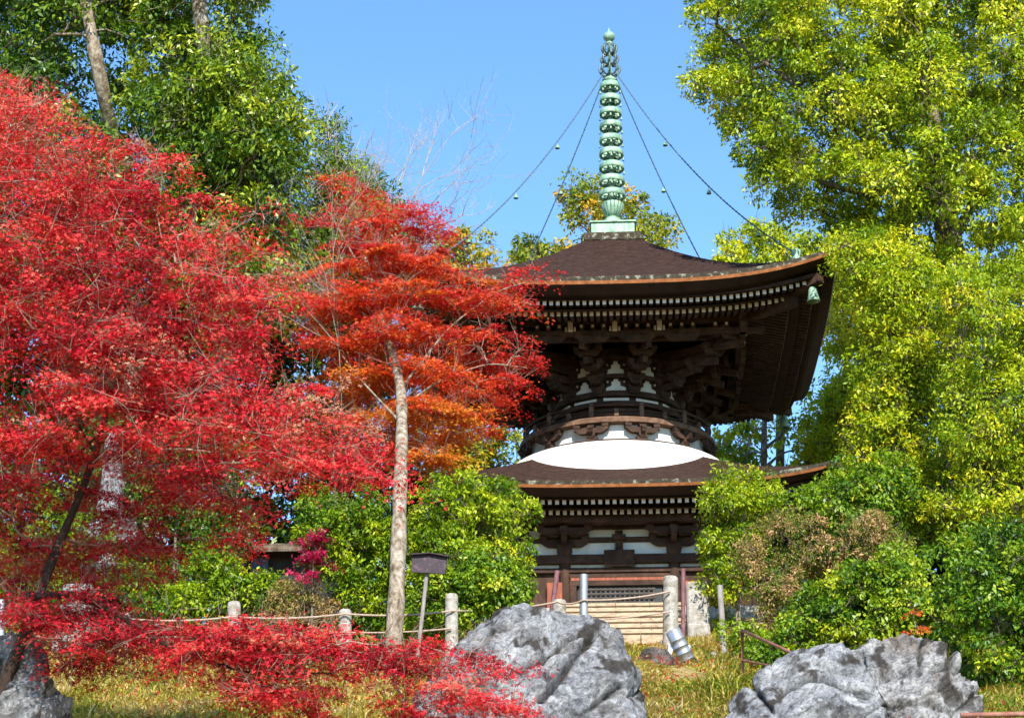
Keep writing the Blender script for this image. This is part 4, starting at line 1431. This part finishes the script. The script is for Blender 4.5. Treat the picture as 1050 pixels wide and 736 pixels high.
# --- the orange-red maple with the pale trunk
B_poly = [(308, 180), (345, 188), (385, 203), (430, 214), (455, 232), (505, 234), (515, 243), (470, 252), (450, 262), (480, 277), (545, 276), (566, 288), (548, 308), (520, 330), (500, 342),
          (548, 357), (568, 376), (540, 395), (512, 412), (520, 428), (490, 440), (500, 468), (450, 482), (405, 474), (380, 442), (330, 432), (345, 402), (330, 372), (298, 342), (306, 300), (300, 280), (345, 262), (330, 230)]
plant('maple_tree', 'orange-red maple with a bare pale trunk, in front of the pagoda eaves', 'tree', B_poly, 35.6, 1.5, 'leaf_orange', 'trunk_pale',
      n=300, cr=.49, n_per=270, size=.056, tier=(.80, .06, .12), pthick=.05, style='pad', limb_k=.17, var=.33, vs=.15, vclump=.18,
      trunk=[(403, 668, 30.4), (405, 640, 30.5), (408, 580, 30.8), (410, 510, 31.5), (412, 450, 32.8), (412, 400, 34.2), (400, 350, 35.0), (385, 315, 35.4), (375, 270, 35.6), (365, 230, 35.7)], trunk_r=.145,
      limbs=[[(388, 318, 35.4), (410, 285, 35.2), (425, 260, 35.1), (450, 235, 35.0)], [(408, 420, 33.8), (450, 390, 34.4), (500, 372, 35), (540, 377, 35)],
             [(410, 400, 34.2), (460, 335, 34.9), (510, 298, 35.2), (545, 288, 35.2)], [(408, 430, 33.5), (370, 390, 34.6), (340, 350, 35.2)], [(378, 290, 35.5), (350, 240, 35.4), (325, 195, 35.4)]],
      twigmat='twig_pink', r_tip=.006, twigs=6, twig_len=.5, L=45, sep=.3,
      varfn=lambda p: -.35 * (p[:, 1] < 260) + .52 * np.clip((p[:, 1] - 360) / 80, 0, 1) - .25 * (p[:, 0] > 500) + .15 * (p[:, 0] < 400))

# --- evergreens at the upper left
plant('evergreen_tree', 'dark glossy evergreen at the top left corner with a leaning grey trunk', 'tree',
      [(-90, -80), (150, -80), (165, 0), (140, 60), (160, 130), (150, 200), (170, 300), (120, 330), (-90, 320)], 38, 2.2, 'leaf_dark', 'trunk_pale', n=330, cr=.72, n_per=240, size=.145, aspect=.42, var=.42,
      trunk=[(140, 620, 38), (135, 300, 38), (118, 160, 37.6), (105, 90, 36.2), (92, 30, 36.0), (80, -60, 36.2)], trunk_r=.27, holes=[(105, 80, 20), (95, 35, 20)], group='evergreen trees at the upper left', r_tip=.012)
plant('evergreen_tree', 'tall bright-lit evergreen at the upper left with drooping glossy leaves against the sky', 'tree',
      [(130, -80), (285, -80), (274, 15), (262, 40), (282, 62), (300, 95), (316, 140), (322, 175), (305, 200), (300, 235), (312, 290), (290, 340), (220, 350), (170, 300), (160, 200), (140, 120), (150, 50)], 36.5, 2.0, 'leaf_dark', 'trunk_pale',
      n=290, cr=.66, n_per=270, size=.14, aspect=.40, var=.64, trunk=[(235, 620, 37), (230, 300, 37), (222, 150, 36.8), (212, 60, 35.2), (205, 20, 34.9), (200, -70, 35)], trunk_r=.30, holes=[(207, 20, 30)], group='evergreen trees at the upper left', r_tip=.012)
plant('evergreen_tree', 'feathery yellow-green tree with bare twigs, between the tall evergreen and the orange maple', 'tree',
      [(322, 118), (338, 100), (350, 128), (374, 165), (400, 200), (425, 240), (420, 290), (380, 340), (300, 345), (285, 300), (300, 235), (310, 190)], 39, 1.3, 'leaf_lime', 'trunk_grey',
      n=130, cr=.55, n_per=170, size=.13, aspect=.3, var=.22, twigmat='twig_grey', twigs=8, twig_len=1.0, r_tip=.014, trunk=[(350, 600, 39), (352, 300, 39), (345, 150, 39)], trunk_r=.16)
plant('evergreen_tree', 'low dark evergreen filling the hillside behind the crimson maple', 'tree',
      [(-90, 190), (150, 220), (320, 230), (370, 290), (430, 330), (440, 420), (430, 620), (300, 640), (-90, 650)], 40.5, 1.6, 'leaf_dark', 'trunk_grey', n=460, cr=.75, n_per=190, size=.19, aspect=.45, var=.36, trunk=[(180, 620, 40.5), (185, 480, 40.5), (190, 330, 40.5)], trunk_r=.22)

# --- bare twiggy trees
def bare_tree(label, base, tips, Y, r0, mat, seed, L0=1.2, levels=5, group=None, stem=None):
    rg = np.random.default_rng(seed)
    st = pix_limb(stem)
    g = GROUND_Z(st[0][0], st[0][1])
    st = [np.array([st[0][0], st[0][1], g - .2])] + st
    root = empty('bare_tree', (st[0][0], st[0][1], g), label, 'tree', group)
    mb = MB(); mb.tube(st, list(np.linspace(r0, r0 * .4, len(st))), 9); mb.build('trunk', M['trunk_grey'], root)
    P0, P1, R0, R1 = [], [], [], []
    def grow(p, d, L, r, lv):
        if lv == 0: return
        q = p
        for i in range(3):
            d = unit((d + rg.normal(0, .13, 3) + np.array([0, 0, .04]))[None])[0]
            q2 = q + d * L / 3
            P0.append(q); P1.append(q2); R0.append(r * (1 - .12 * i)); R1.append(r * (1 - .12 * (i + 1)))
            q = q2
            if lv > 1 and i < 2 and rg.uniform() < .75:
                e = unit((d + rg.normal(0, .55, 3))[None])[0]
                grow(q, e, L * rg.uniform(.5, .75), r * .5, lv - 1)
        for _ in range(2):
            e = unit((d + rg.normal(0, .42, 3))[None])[0]
            grow(q, e, L * rg.uniform(.55, .8), r * .58, lv - 1)
    for k, tp in enumerate(tips):
        t = at(*tp)
        p = st[-1] if k % 2 == 0 else st[-2] + (st[-1] - st[-2]) * .5
        d = unit((t - p)[None])[0]
        grow(p, d, np.linalg.norm(t - p) * .5, r0 * .38, levels)
    V, Q = segs_mesh(np.array(P0), np.array(P1), np.array(R0), np.array(R1), 4)
    mesh_np('branches', V, Q, M[mat], root)


bare_tree('leafless silvery tree with fine twigs rising against the sky above the orange maple', None, [(440, 120, 39.5), (480, 150, 39.5), (420, 130, 39.5), (470, 200, 39.5), (395, 170, 39.5)], 39.5, .06, 'twig_grey', 3, stem=[(372, 600, 39.5), (378, 400, 39.5), (392, 300, 39.5), (405, 250, 39.5)], group='bare silvery trees')
bare_tree('leafless silvery tree with bushy bare twigs between the two maples', None, [(290, 270, 34.2), (310, 210, 34.2), (345, 150, 34.6), (270, 300, 34.2), (330, 280, 34.2), (250, 290, 34.2)], 33, .018, 'twig_grey', 5, stem=[(352, 620, 34.6), (350, 400, 34.6), (345, 310, 34.6)], group='bare silvery trees')

# --- big camphor at the upper right and the lighter trees under it
plant('camphor_tree', 'huge sunlit evergreen filling the upper right corner above the pagoda eaves', 'tree',
      [(704, -90), (712, 8), (700, 28), (716, 55), (698, 88), (712, 112), (736, 118), (742, 150), (764, 168), (772, 200), (790, 216), (810, 228), (840, 240), (870, 262), (900, 285), (950, 290), (1000, 300), (1130, 300), (1130, -90)],
      40.5, 3.0, 'leaf_camphor', 'trunk_grey', n=700, cr=.58, n_per=330, size=.112, aspect=.46, var=.64, vs=.14, vclump=.15,
      trunk=[(985, 620, 41), (982, 400, 41), (975, 250, 40), (965, 200, 40), (950, 100, 40.5), (940, 0, 41)], trunk_r=.42, limbs=[[(970, 230, 40.4), (900, 150, 40), (820, 90, 39.6), (750, 40, 39.6)], [(975, 250, 40.4), (1030, 150, 40), (1080, 60, 40)], [(960, 190, 40.4), (880, 200, 39.6), (800, 170, 39.2)]],
      holes=[(968, 235, 20), (795, 95, 14), (880, 130, 13), (1000, 285, 14), (870, 55, 12), (940, 175, 12), (1030, 210, 13), (830, 190, 11), (905, 215, 13)], L=80, r_tip=.012, sep=.4)
plant('broadleaf_tree', 'light green leafy tree rising just right of the pagoda upper eaves', 'tree',
      [(846, 268), (856, 248), (880, 238), (930, 240), (960, 270), (975, 330), (960, 420), (965, 500), (930, 530), (880, 520), (866, 505), (866, 465), (880, 420), (888, 360), (884, 315), (862, 284)],
      38.2, 1.4, 'leaf_lime', 'trunk_grey', n=280, cr=.52, n_per=230, size=.105, aspect=.42, var=.60, trunk=[(925, 640, 38.2), (922, 450, 38.2), (915, 300, 38.2)], trunk_r=.14, L=45, holes=[(935, 300, 10), (905, 370, 9), (940, 440, 9), (890, 450, 8)], sep=.4, group='light green trees right of the pagoda')
plant('broadleaf_tree', 'light green drooping leafy tree along the right edge under the huge evergreen', 'tree',
      [(950, 290), (1000, 262), (1040, 270), (1130, 240), (1130, 590), (1040, 600), (990, 570), (950, 530), (962, 420), (970, 340)], 36.0, 1.7, 'leaf_lime', 'trunk_grey', n=340, cr=.52, n_per=230, size=.10, aspect=.40, var=.54,
      trunk=[(1020, 660, 36), (1015, 450, 36), (1010, 310, 36)], trunk_r=.14, L=50, holes=[(985, 330, 9), (1020, 420, 9), (990, 480, 8)], sep=.4, group='light green trees right of the pagoda')

plant('evergreen_tree', 'dark evergreen thicket behind the bushes at the right edge', 'tree', [(880, 470), (930, 450), (1130, 430), (1130, 700), (1000, 690), (900, 670), (800, 640), (780, 580), (850, 520)], 41.5, 1.4, 'leaf_dark', 'trunk_grey', n=230, cr=.7, n_per=140, size=.19, aspect=.42, var=.42, trunk=[(1000, 640, 41.5), (1000, 560, 41.5), (1002, 480, 41.5)], trunk_r=.2)

plant('broadleaf_tree', 'sunlit yellow-green tree standing behind the right edge of the upper eaves', 'tree', [(800, 300), (850, 270), (900, 300), (930, 400), (920, 500), (850, 520), (815, 480), (830, 420), (845, 360)], 50, 1.4, 'leaf_lime', 'trunk_grey', n=150, cr=.55, n_per=170, size=.14, aspect=.45, var=.8, trunk=[(868, 620, 50), (868, 480, 50), (866, 340, 50)], trunk_r=.16, L=35, sep=.35, group='light green trees right of the pagoda')

# --- trees behind the pagoda
GB = 'autumn trees behind the pagoda'
plant('autumn_tree', 'green and orange autumn tree directly behind the pagoda spire', 'tree', [(566, 206), (576, 186), (598, 172), (622, 182), (650, 188), (668, 202), (660, 216), (690, 216), (700, 234), (690, 256), (640, 285), (600, 285), (575, 252), (582, 230)], 58, 1.2, 'leaf_autumn', 'trunk_grey', n=60, cr=.55, n_per=110, size=.16, aspect=.5, var=.38, vclump=.18, vs=.14, trunk=[(632, 620, 58), (630, 400, 58), (628, 220, 58)], trunk_r=.2, group=GB, L=30, lump=.35, sep=.3)
plant('autumn_tree', 'small yellow-green tree peeking over the left slope of the upper roof', 'tree', [(522, 260), (530, 240), (545, 230), (560, 238), (580, 246), (590, 262), (575, 290), (530, 290)], 56, .8, 'leaf_autumn', 'trunk_grey', n=22, cr=.5, n_per=100, size=.16, aspect=.5, var=.35, trunk=[(552, 620, 56), (552, 400, 56), (552, 255, 56)], trunk_r=.14, group=GB, L=25, lump=.35, sep=.3)
plant('autumn_tree', 'yellow-green tree between the orange maple and the upper roof', 'tree', [(432, 260), (450, 235), (475, 228), (495, 240), (518, 250), (522, 268), (505, 300), (430, 300)], 54, .9, 'leaf_autumn', 'trunk_grey', n=34, cr=.5, n_per=110, size=.16, aspect=.5, var=.48, trunk=[(475, 620, 54), (475, 400, 54), (475, 262, 54)], trunk_r=.15, group=GB, L=25, lump=.4, sep=.3)
plant('autumn_tree', 'golden green tree behind the right tip of the upper roof', 'tree', [(714, 270), (724, 250), (745, 238), (765, 226), (790, 228), (815, 236), (850, 240), (880, 260), (880, 330), (800, 300), (730, 285)], 53, 1.1, 'leaf_lime', 'trunk_grey', n=80, cr=.5, n_per=130, size=.15, aspect=.5, var=.62, trunk=[(800, 620, 53), (800, 400, 53), (800, 260, 53)], trunk_r=.18, group=GB, L=25, lump=.4, sep=.3)
plant('autumn_tree', 'mixed yellow and green tree under the right end of the upper eaves', 'tree', [(728, 430), (760, 420), (790, 425), (820, 410), (845, 380), (875, 380), (880, 470), (870, 510), (790, 510), (740, 505), (722, 470)], 51.5, 1.0, 'leaf_lime', 'trunk_pale', n=70, cr=.5, n_per=110, size=.15, aspect=.5, var=.6, vclump=.22, trunk=[(782, 620, 50), (783, 480, 50), (784, 420, 50)], trunk_r=.17, limbs=[[(786, 478, 50), (800, 465, 49.8), (825, 458, 49.6)], [(784, 460, 50), (802, 445, 49.8), (815, 430, 49.6)]], holes=[(784, 455, 15), (800, 462, 8)], group=GB, L=30, lump=.4, sep=.3, twigmat='twig_grey')
plant('autumn_tree', 'mixed yellow and green tree glimpsed under the left end of the upper eaves', 'tree', [(440, 440), (480, 430), (520, 430), (545, 445), (545, 480), (530, 500), (440, 500)], 52, .9, 'leaf_autumn', 'trunk_grey', n=40, cr=.5, n_per=110, size=.15, aspect=.5, var=.5, vclump=.22, trunk=[(500, 620, 52), (500, 520, 52), (500, 460, 52)], trunk_r=.13, group=GB, L=25, lump=.4, sep=.3)

# --- shrubs left of the steps
plant('shrub', 'tall loose yellow-green bush against the left front of the pagoda', 'bush', [(416, 498), (450, 486), (500, 488), (530, 496), (552, 520), (545, 545), (558, 562), (545, 595), (420, 610)], 32.4, .6, 'leaf_lime', 'trunk_pale', n=120, cr=.30, n_per=150, size=.085, aspect=.4, var=.38, r_tip=.006, trunk_r=.05, L=30, sep=.3, up=.5)
plant('shrub', 'round dense bright green bush left of the boulder, under the loose yellow bush', 'bush', [(408, 640), (412, 590), (440, 568), (480, 558), (525, 568), (550, 600), (538, 625), (490, 640), (440, 662), (410, 662)], 31.7, .5, 'leaf_shrub', 'trunk_grey', n=130, cr=.28, n_per=160, size=.085, aspect=.5, var=.58, r_tip=.006, trunk_r=.05, L=30, sep=.3)
plant('shrub', 'yellow-green bush behind the pale maple trunk', 'bush', [(296, 516), (330, 500), (380, 505), (420, 530), (425, 600), (410, 650), (355, 655), (345, 600), (312, 570)], 32.0, .6, 'leaf_lime', 'trunk_grey', n=120, cr=.30, n_per=150, size=.085, aspect=.45, var=.25, r_tip=.006, trunk_r=.05, L=30, sep=.3)
plant('shrub', 'yellow-green bush below the crimson maple crown, behind the fence', 'bush', [(165, 600), (190, 570), (220, 555), (245, 580), (290, 592), (300, 605), (280, 640), (200, 650), (160, 645)], 32.4, .6, 'leaf_lime', 'trunk_grey', n=90, cr=.28, n_per=150, size=.08, aspect=.5, var=.36, r_tip=.006, trunk_r=.04, L=25, sep=.3)
plant('shrub', 'low green bush behind the stone monument at far left', 'bush', [(-60, 520), (30, 500), (70, 510), (150, 560), (170, 600), (160, 650), (-60, 650)], 32.6, .8, 'leaf_lime', 'trunk_grey', n=110, cr=.30, n_per=140, size=.08, aspect=.5, var=.22, r_tip=.006, trunk_r=.04, L=30, sep=.3)
plant('small_maple', 'small magenta maple bush in front of the dark hut', 'bush', [(300, 552), (318, 535), (336, 548), (340, 570), (325, 600), (305, 598)], 31.4, .3, 'leaf_magenta', 'trunk_grey', n=15, cr=.2, n_per=80, size=.055, style='pad', tier=(.3, .04, .1), var=.45, vs=.2, r_tip=.006, trunk_r=.03, L=15, sep=.3)
plant('shrub', 'dry russet bush behind the low stone post left of the maple trunk', 'bush', [(262, 615), (290, 598), (325, 600), (348, 615), (350, 650), (270, 655)], 31.7, .3, 'leaf_brown', 'trunk_grey', n=60, cr=.22, n_per=120, size=.06, aspect=.4, var=.45, r_tip=.005, trunk_r=.03, L=20, sep=.3)
plant('shrub', 'dark evergreen bush left of the hut, behind the lower boughs of the crimson maple', 'bush', [(85, 425), (250, 425), (266, 500), (258, 545), (246, 570), (200, 605), (90, 615)], 35.8, .4, 'leaf_dark', 'trunk_grey', n=120, cr=.36, n_per=150, size=.11, aspect=.45, var=.4, r_tip=.008, trunk_r=.05, L=30, sep=.3)

# --- shrubs right of the steps
plant('shrub', 'tall loose yellow-green bush against the right front of the pagoda', 'bush', [(712, 505), (740, 480), (775, 478), (802, 496), (800, 540), (775, 580), (755, 650), (732, 655), (724, 600), (718, 560), (724, 530)], 36.2, .8, 'leaf_lime', 'trunk_pale', n=120, cr=.28, n_per=150, size=.085, aspect=.4, var=.44, r_tip=.006, trunk_r=.05, L=28, sep=.3, up=.5)
plant('shrub', 'wide dry russet bush on top of the green bank right of the pagoda steps', 'bush', [(752, 550), (800, 526), (850, 532), (900, 522), (932, 545), (930, 590), (860, 600), (800, 612), (752, 605)], 33.2, .6, 'leaf_brown', 'trunk_grey', n=120, cr=.26, n_per=130, size=.065, aspect=.4, var=.38, vs=.2, vclump=.26, r_tip=.005, trunk_r=.04, L=25, sep=.3)
plant('shrub', 'small dry russet bush just right of the wooden stake', 'bush', [(768, 600), (790, 585), (815, 592), (818, 630), (805, 660), (775, 660)], 31.6, .35, 'leaf_brown', 'trunk_grey', n=45, cr=.2, n_per=120, size=.06, aspect=.4, var=.5, vs=.2, vclump=.22, r_tip=.005, trunk_r=.03, L=18, sep=.3)
plant('shrub', 'dense bright green bush directly behind the smooth sloping boulder', 'bush', [(745, 645), (790, 645), (820, 605), (860, 575), (920, 562), (955, 590), (990, 600), (990, 670), (940, 665), (870, 680), (810, 700), (750, 690)], 30.6, .7, 'leaf_shrub', 'trunk_grey', n=190, cr=.26, n_per=170, size=.08, aspect=.5, var=.60, r_tip=.006, trunk_r=.05, L=28, sep=.3)
plant('shrub', 'dark green bush in the lower right corner beside the brown-stained boulder', 'bush', [(935, 580), (980, 540), (1040, 530), (1130, 520), (1130, 760), (1010, 735), (985, 680), (965, 640)], 27.6, .8, 'leaf_shrub', 'trunk_grey', n=180, cr=.30, n_per=160, size=.085, aspect=.5, var=.42, r_tip=.006, trunk_r=.05, L=30, sep=.3)
plant('shrub', 'green bush in front of the lower eaves at the right', 'bush', [(795, 520), (826, 502), (856, 474), (930, 470), (980, 520), (960, 570), (880, 560), (800, 545)], 36.6, .7, 'leaf_shrub', 'trunk_grey', n=110, cr=.32, n_per=140, size=.10, aspect=.45, var=.50, r_tip=.006, trunk_r=.05, L=25, sep=.3)
plant('sprig', 'small orange-red sprig growing behind the brown-stained boulder', 'plant', [(925, 640), (932, 618), (945, 615), (956, 635), (950, 655), (930, 655)], 24.2, .15, 'leaf_orange', 'trunk_dark', n=9, cr=.08, n_per=22, size=.035, style='pad', var=.75, r_tip=.004, trunk_r=.01, L=12, sep=.2)

# --- grass on the slope
def grass(name, regions):
    V, Q, var = [], [], []
    tot = 0
    for (x0, x1, y0, y1, n, h, lean, v0) in regions:
        k = n // 9
        cx, cy = rng.uniform(x0, x1, k), rng.uniform(y0, y1, k)
        idx = np.repeat(np.arange(k), 9)
        x = cx[idx] + rng.normal(0, .07, len(idx)); y = cy[idx] + rng.normal(0, .07, len(idx))
        z = ground(x, y) - .02
        calm = 1 - .9 * np.exp(-(((x - .85) / .7) ** 2 + ((y - 28.5) / 1.9) ** 2)) - .8 * np.exp(-((x / 1.5) ** 4 + ((y - 36.4) / 1.5) ** 4))
        hh = h * rng.uniform(.4, 1.25, len(idx)) * rng.uniform(.6, 1.3, k)[idx] * np.clip(calm, .08, 1) * (.65 + .7 * np.clip(.5 + .8 * np.sin(x * 1.9 + 2) * np.sin(y * 1.4), 0, 1))
        d = rng.normal(0, lean, (len(idx), 2))
        w = rng.uniform(.006, .012, len(idx))
        an = rng.uniform(0, 2 * math.pi, len(idx))
        sx, sy = np.cos(an) * w, np.sin(an) * w
        B = np.stack([x, y, z], 1)
        Mid = B + np.stack([d[:, 0] * hh * .45, d[:, 1] * hh * .45, hh * .62], 1)
        T = B + np.stack([d[:, 0] * hh * 1.3, d[:, 1] * hh * 1.3, hh * (1 - .25 * np.abs(d).sum(1))], 1)
        s = np.stack([sx, sy, np.zeros_like(sx)], 1)
        q = np.stack([B - s, B + s, Mid + s * .9, Mid - s * .9, T - s * .15, T + s * .15], 1).reshape(-1, 3)
        b = (np.arange(len(idx)) * 6)[:, None] + tot
        V.append(q); Q.append(np.concatenate([b + np.array([[0, 1, 2, 3]]), b + np.array([[3, 2, 5, 4]])], 0))
        patch = .5 * np.sin(cx * 2.3 + 1.1 * np.sin(cy * 1.7)) * np.sin(cy * 1.9 + cx * .8)
        cv = np.clip(v0 + .45 * patch[idx] + rng.normal(0, .2, k)[idx] + rng.normal(0, .12, len(idx)), 0, 1)
        var += [cv, cv]
        tot += len(q)
    o = mesh_np(name, np.vstack(V), np.vstack(Q), M['grass'], None, np.concatenate(var))
    tag(o, 'dry yellow grass covering the slope between the boulders', 'grass', kind='stuff')


grass('grass', [(-9.5, 1.5, 19.5, 31, 100000, .20, .7, .56), (-.5, 6.5, 21, 33, 80000, .11, .7, .34), (-8, 7, 30, 37.5, 40000, .15, .6, .45), (.2, 2.6, 21, 28.5, 26000, .13, .8, .14), (.3, 2.2, 30, 36.5, 12000, .16, .6, .62)])

k = 14000
x = rng.uniform(-7, 6, k); y = rng.uniform(19.5, 37, k)
m_ = rng.uniform(0, 1, k) < np.where(x < 1, 1, .45)
x, y = x[m_], y[m_]
c = np.stack([x, y, ground(x, y) + rng.uniform(.03, .16, len(x))], 1)
ax = unit(rng.normal(size=(len(x), 3)) * np.array([1, 1, .3])); nn = unit(rng.normal(0, .35, (len(x), 3)) + np.array([0, 0, 1]))
V, Q = leaf_arrays(c, ax, nn, .05 * rng.uniform(.7, 1.3, len(x)), 1, shape='maple')
tag(mesh_np('fallen_leaves', V, Q, M['leaf_red'], None, np.repeat(np.clip(rng.normal(.7, .25, len(x)), 0, 1), 3)), 'fallen maple leaves scattered over the grass slope', 'leaves', kind='stuff')
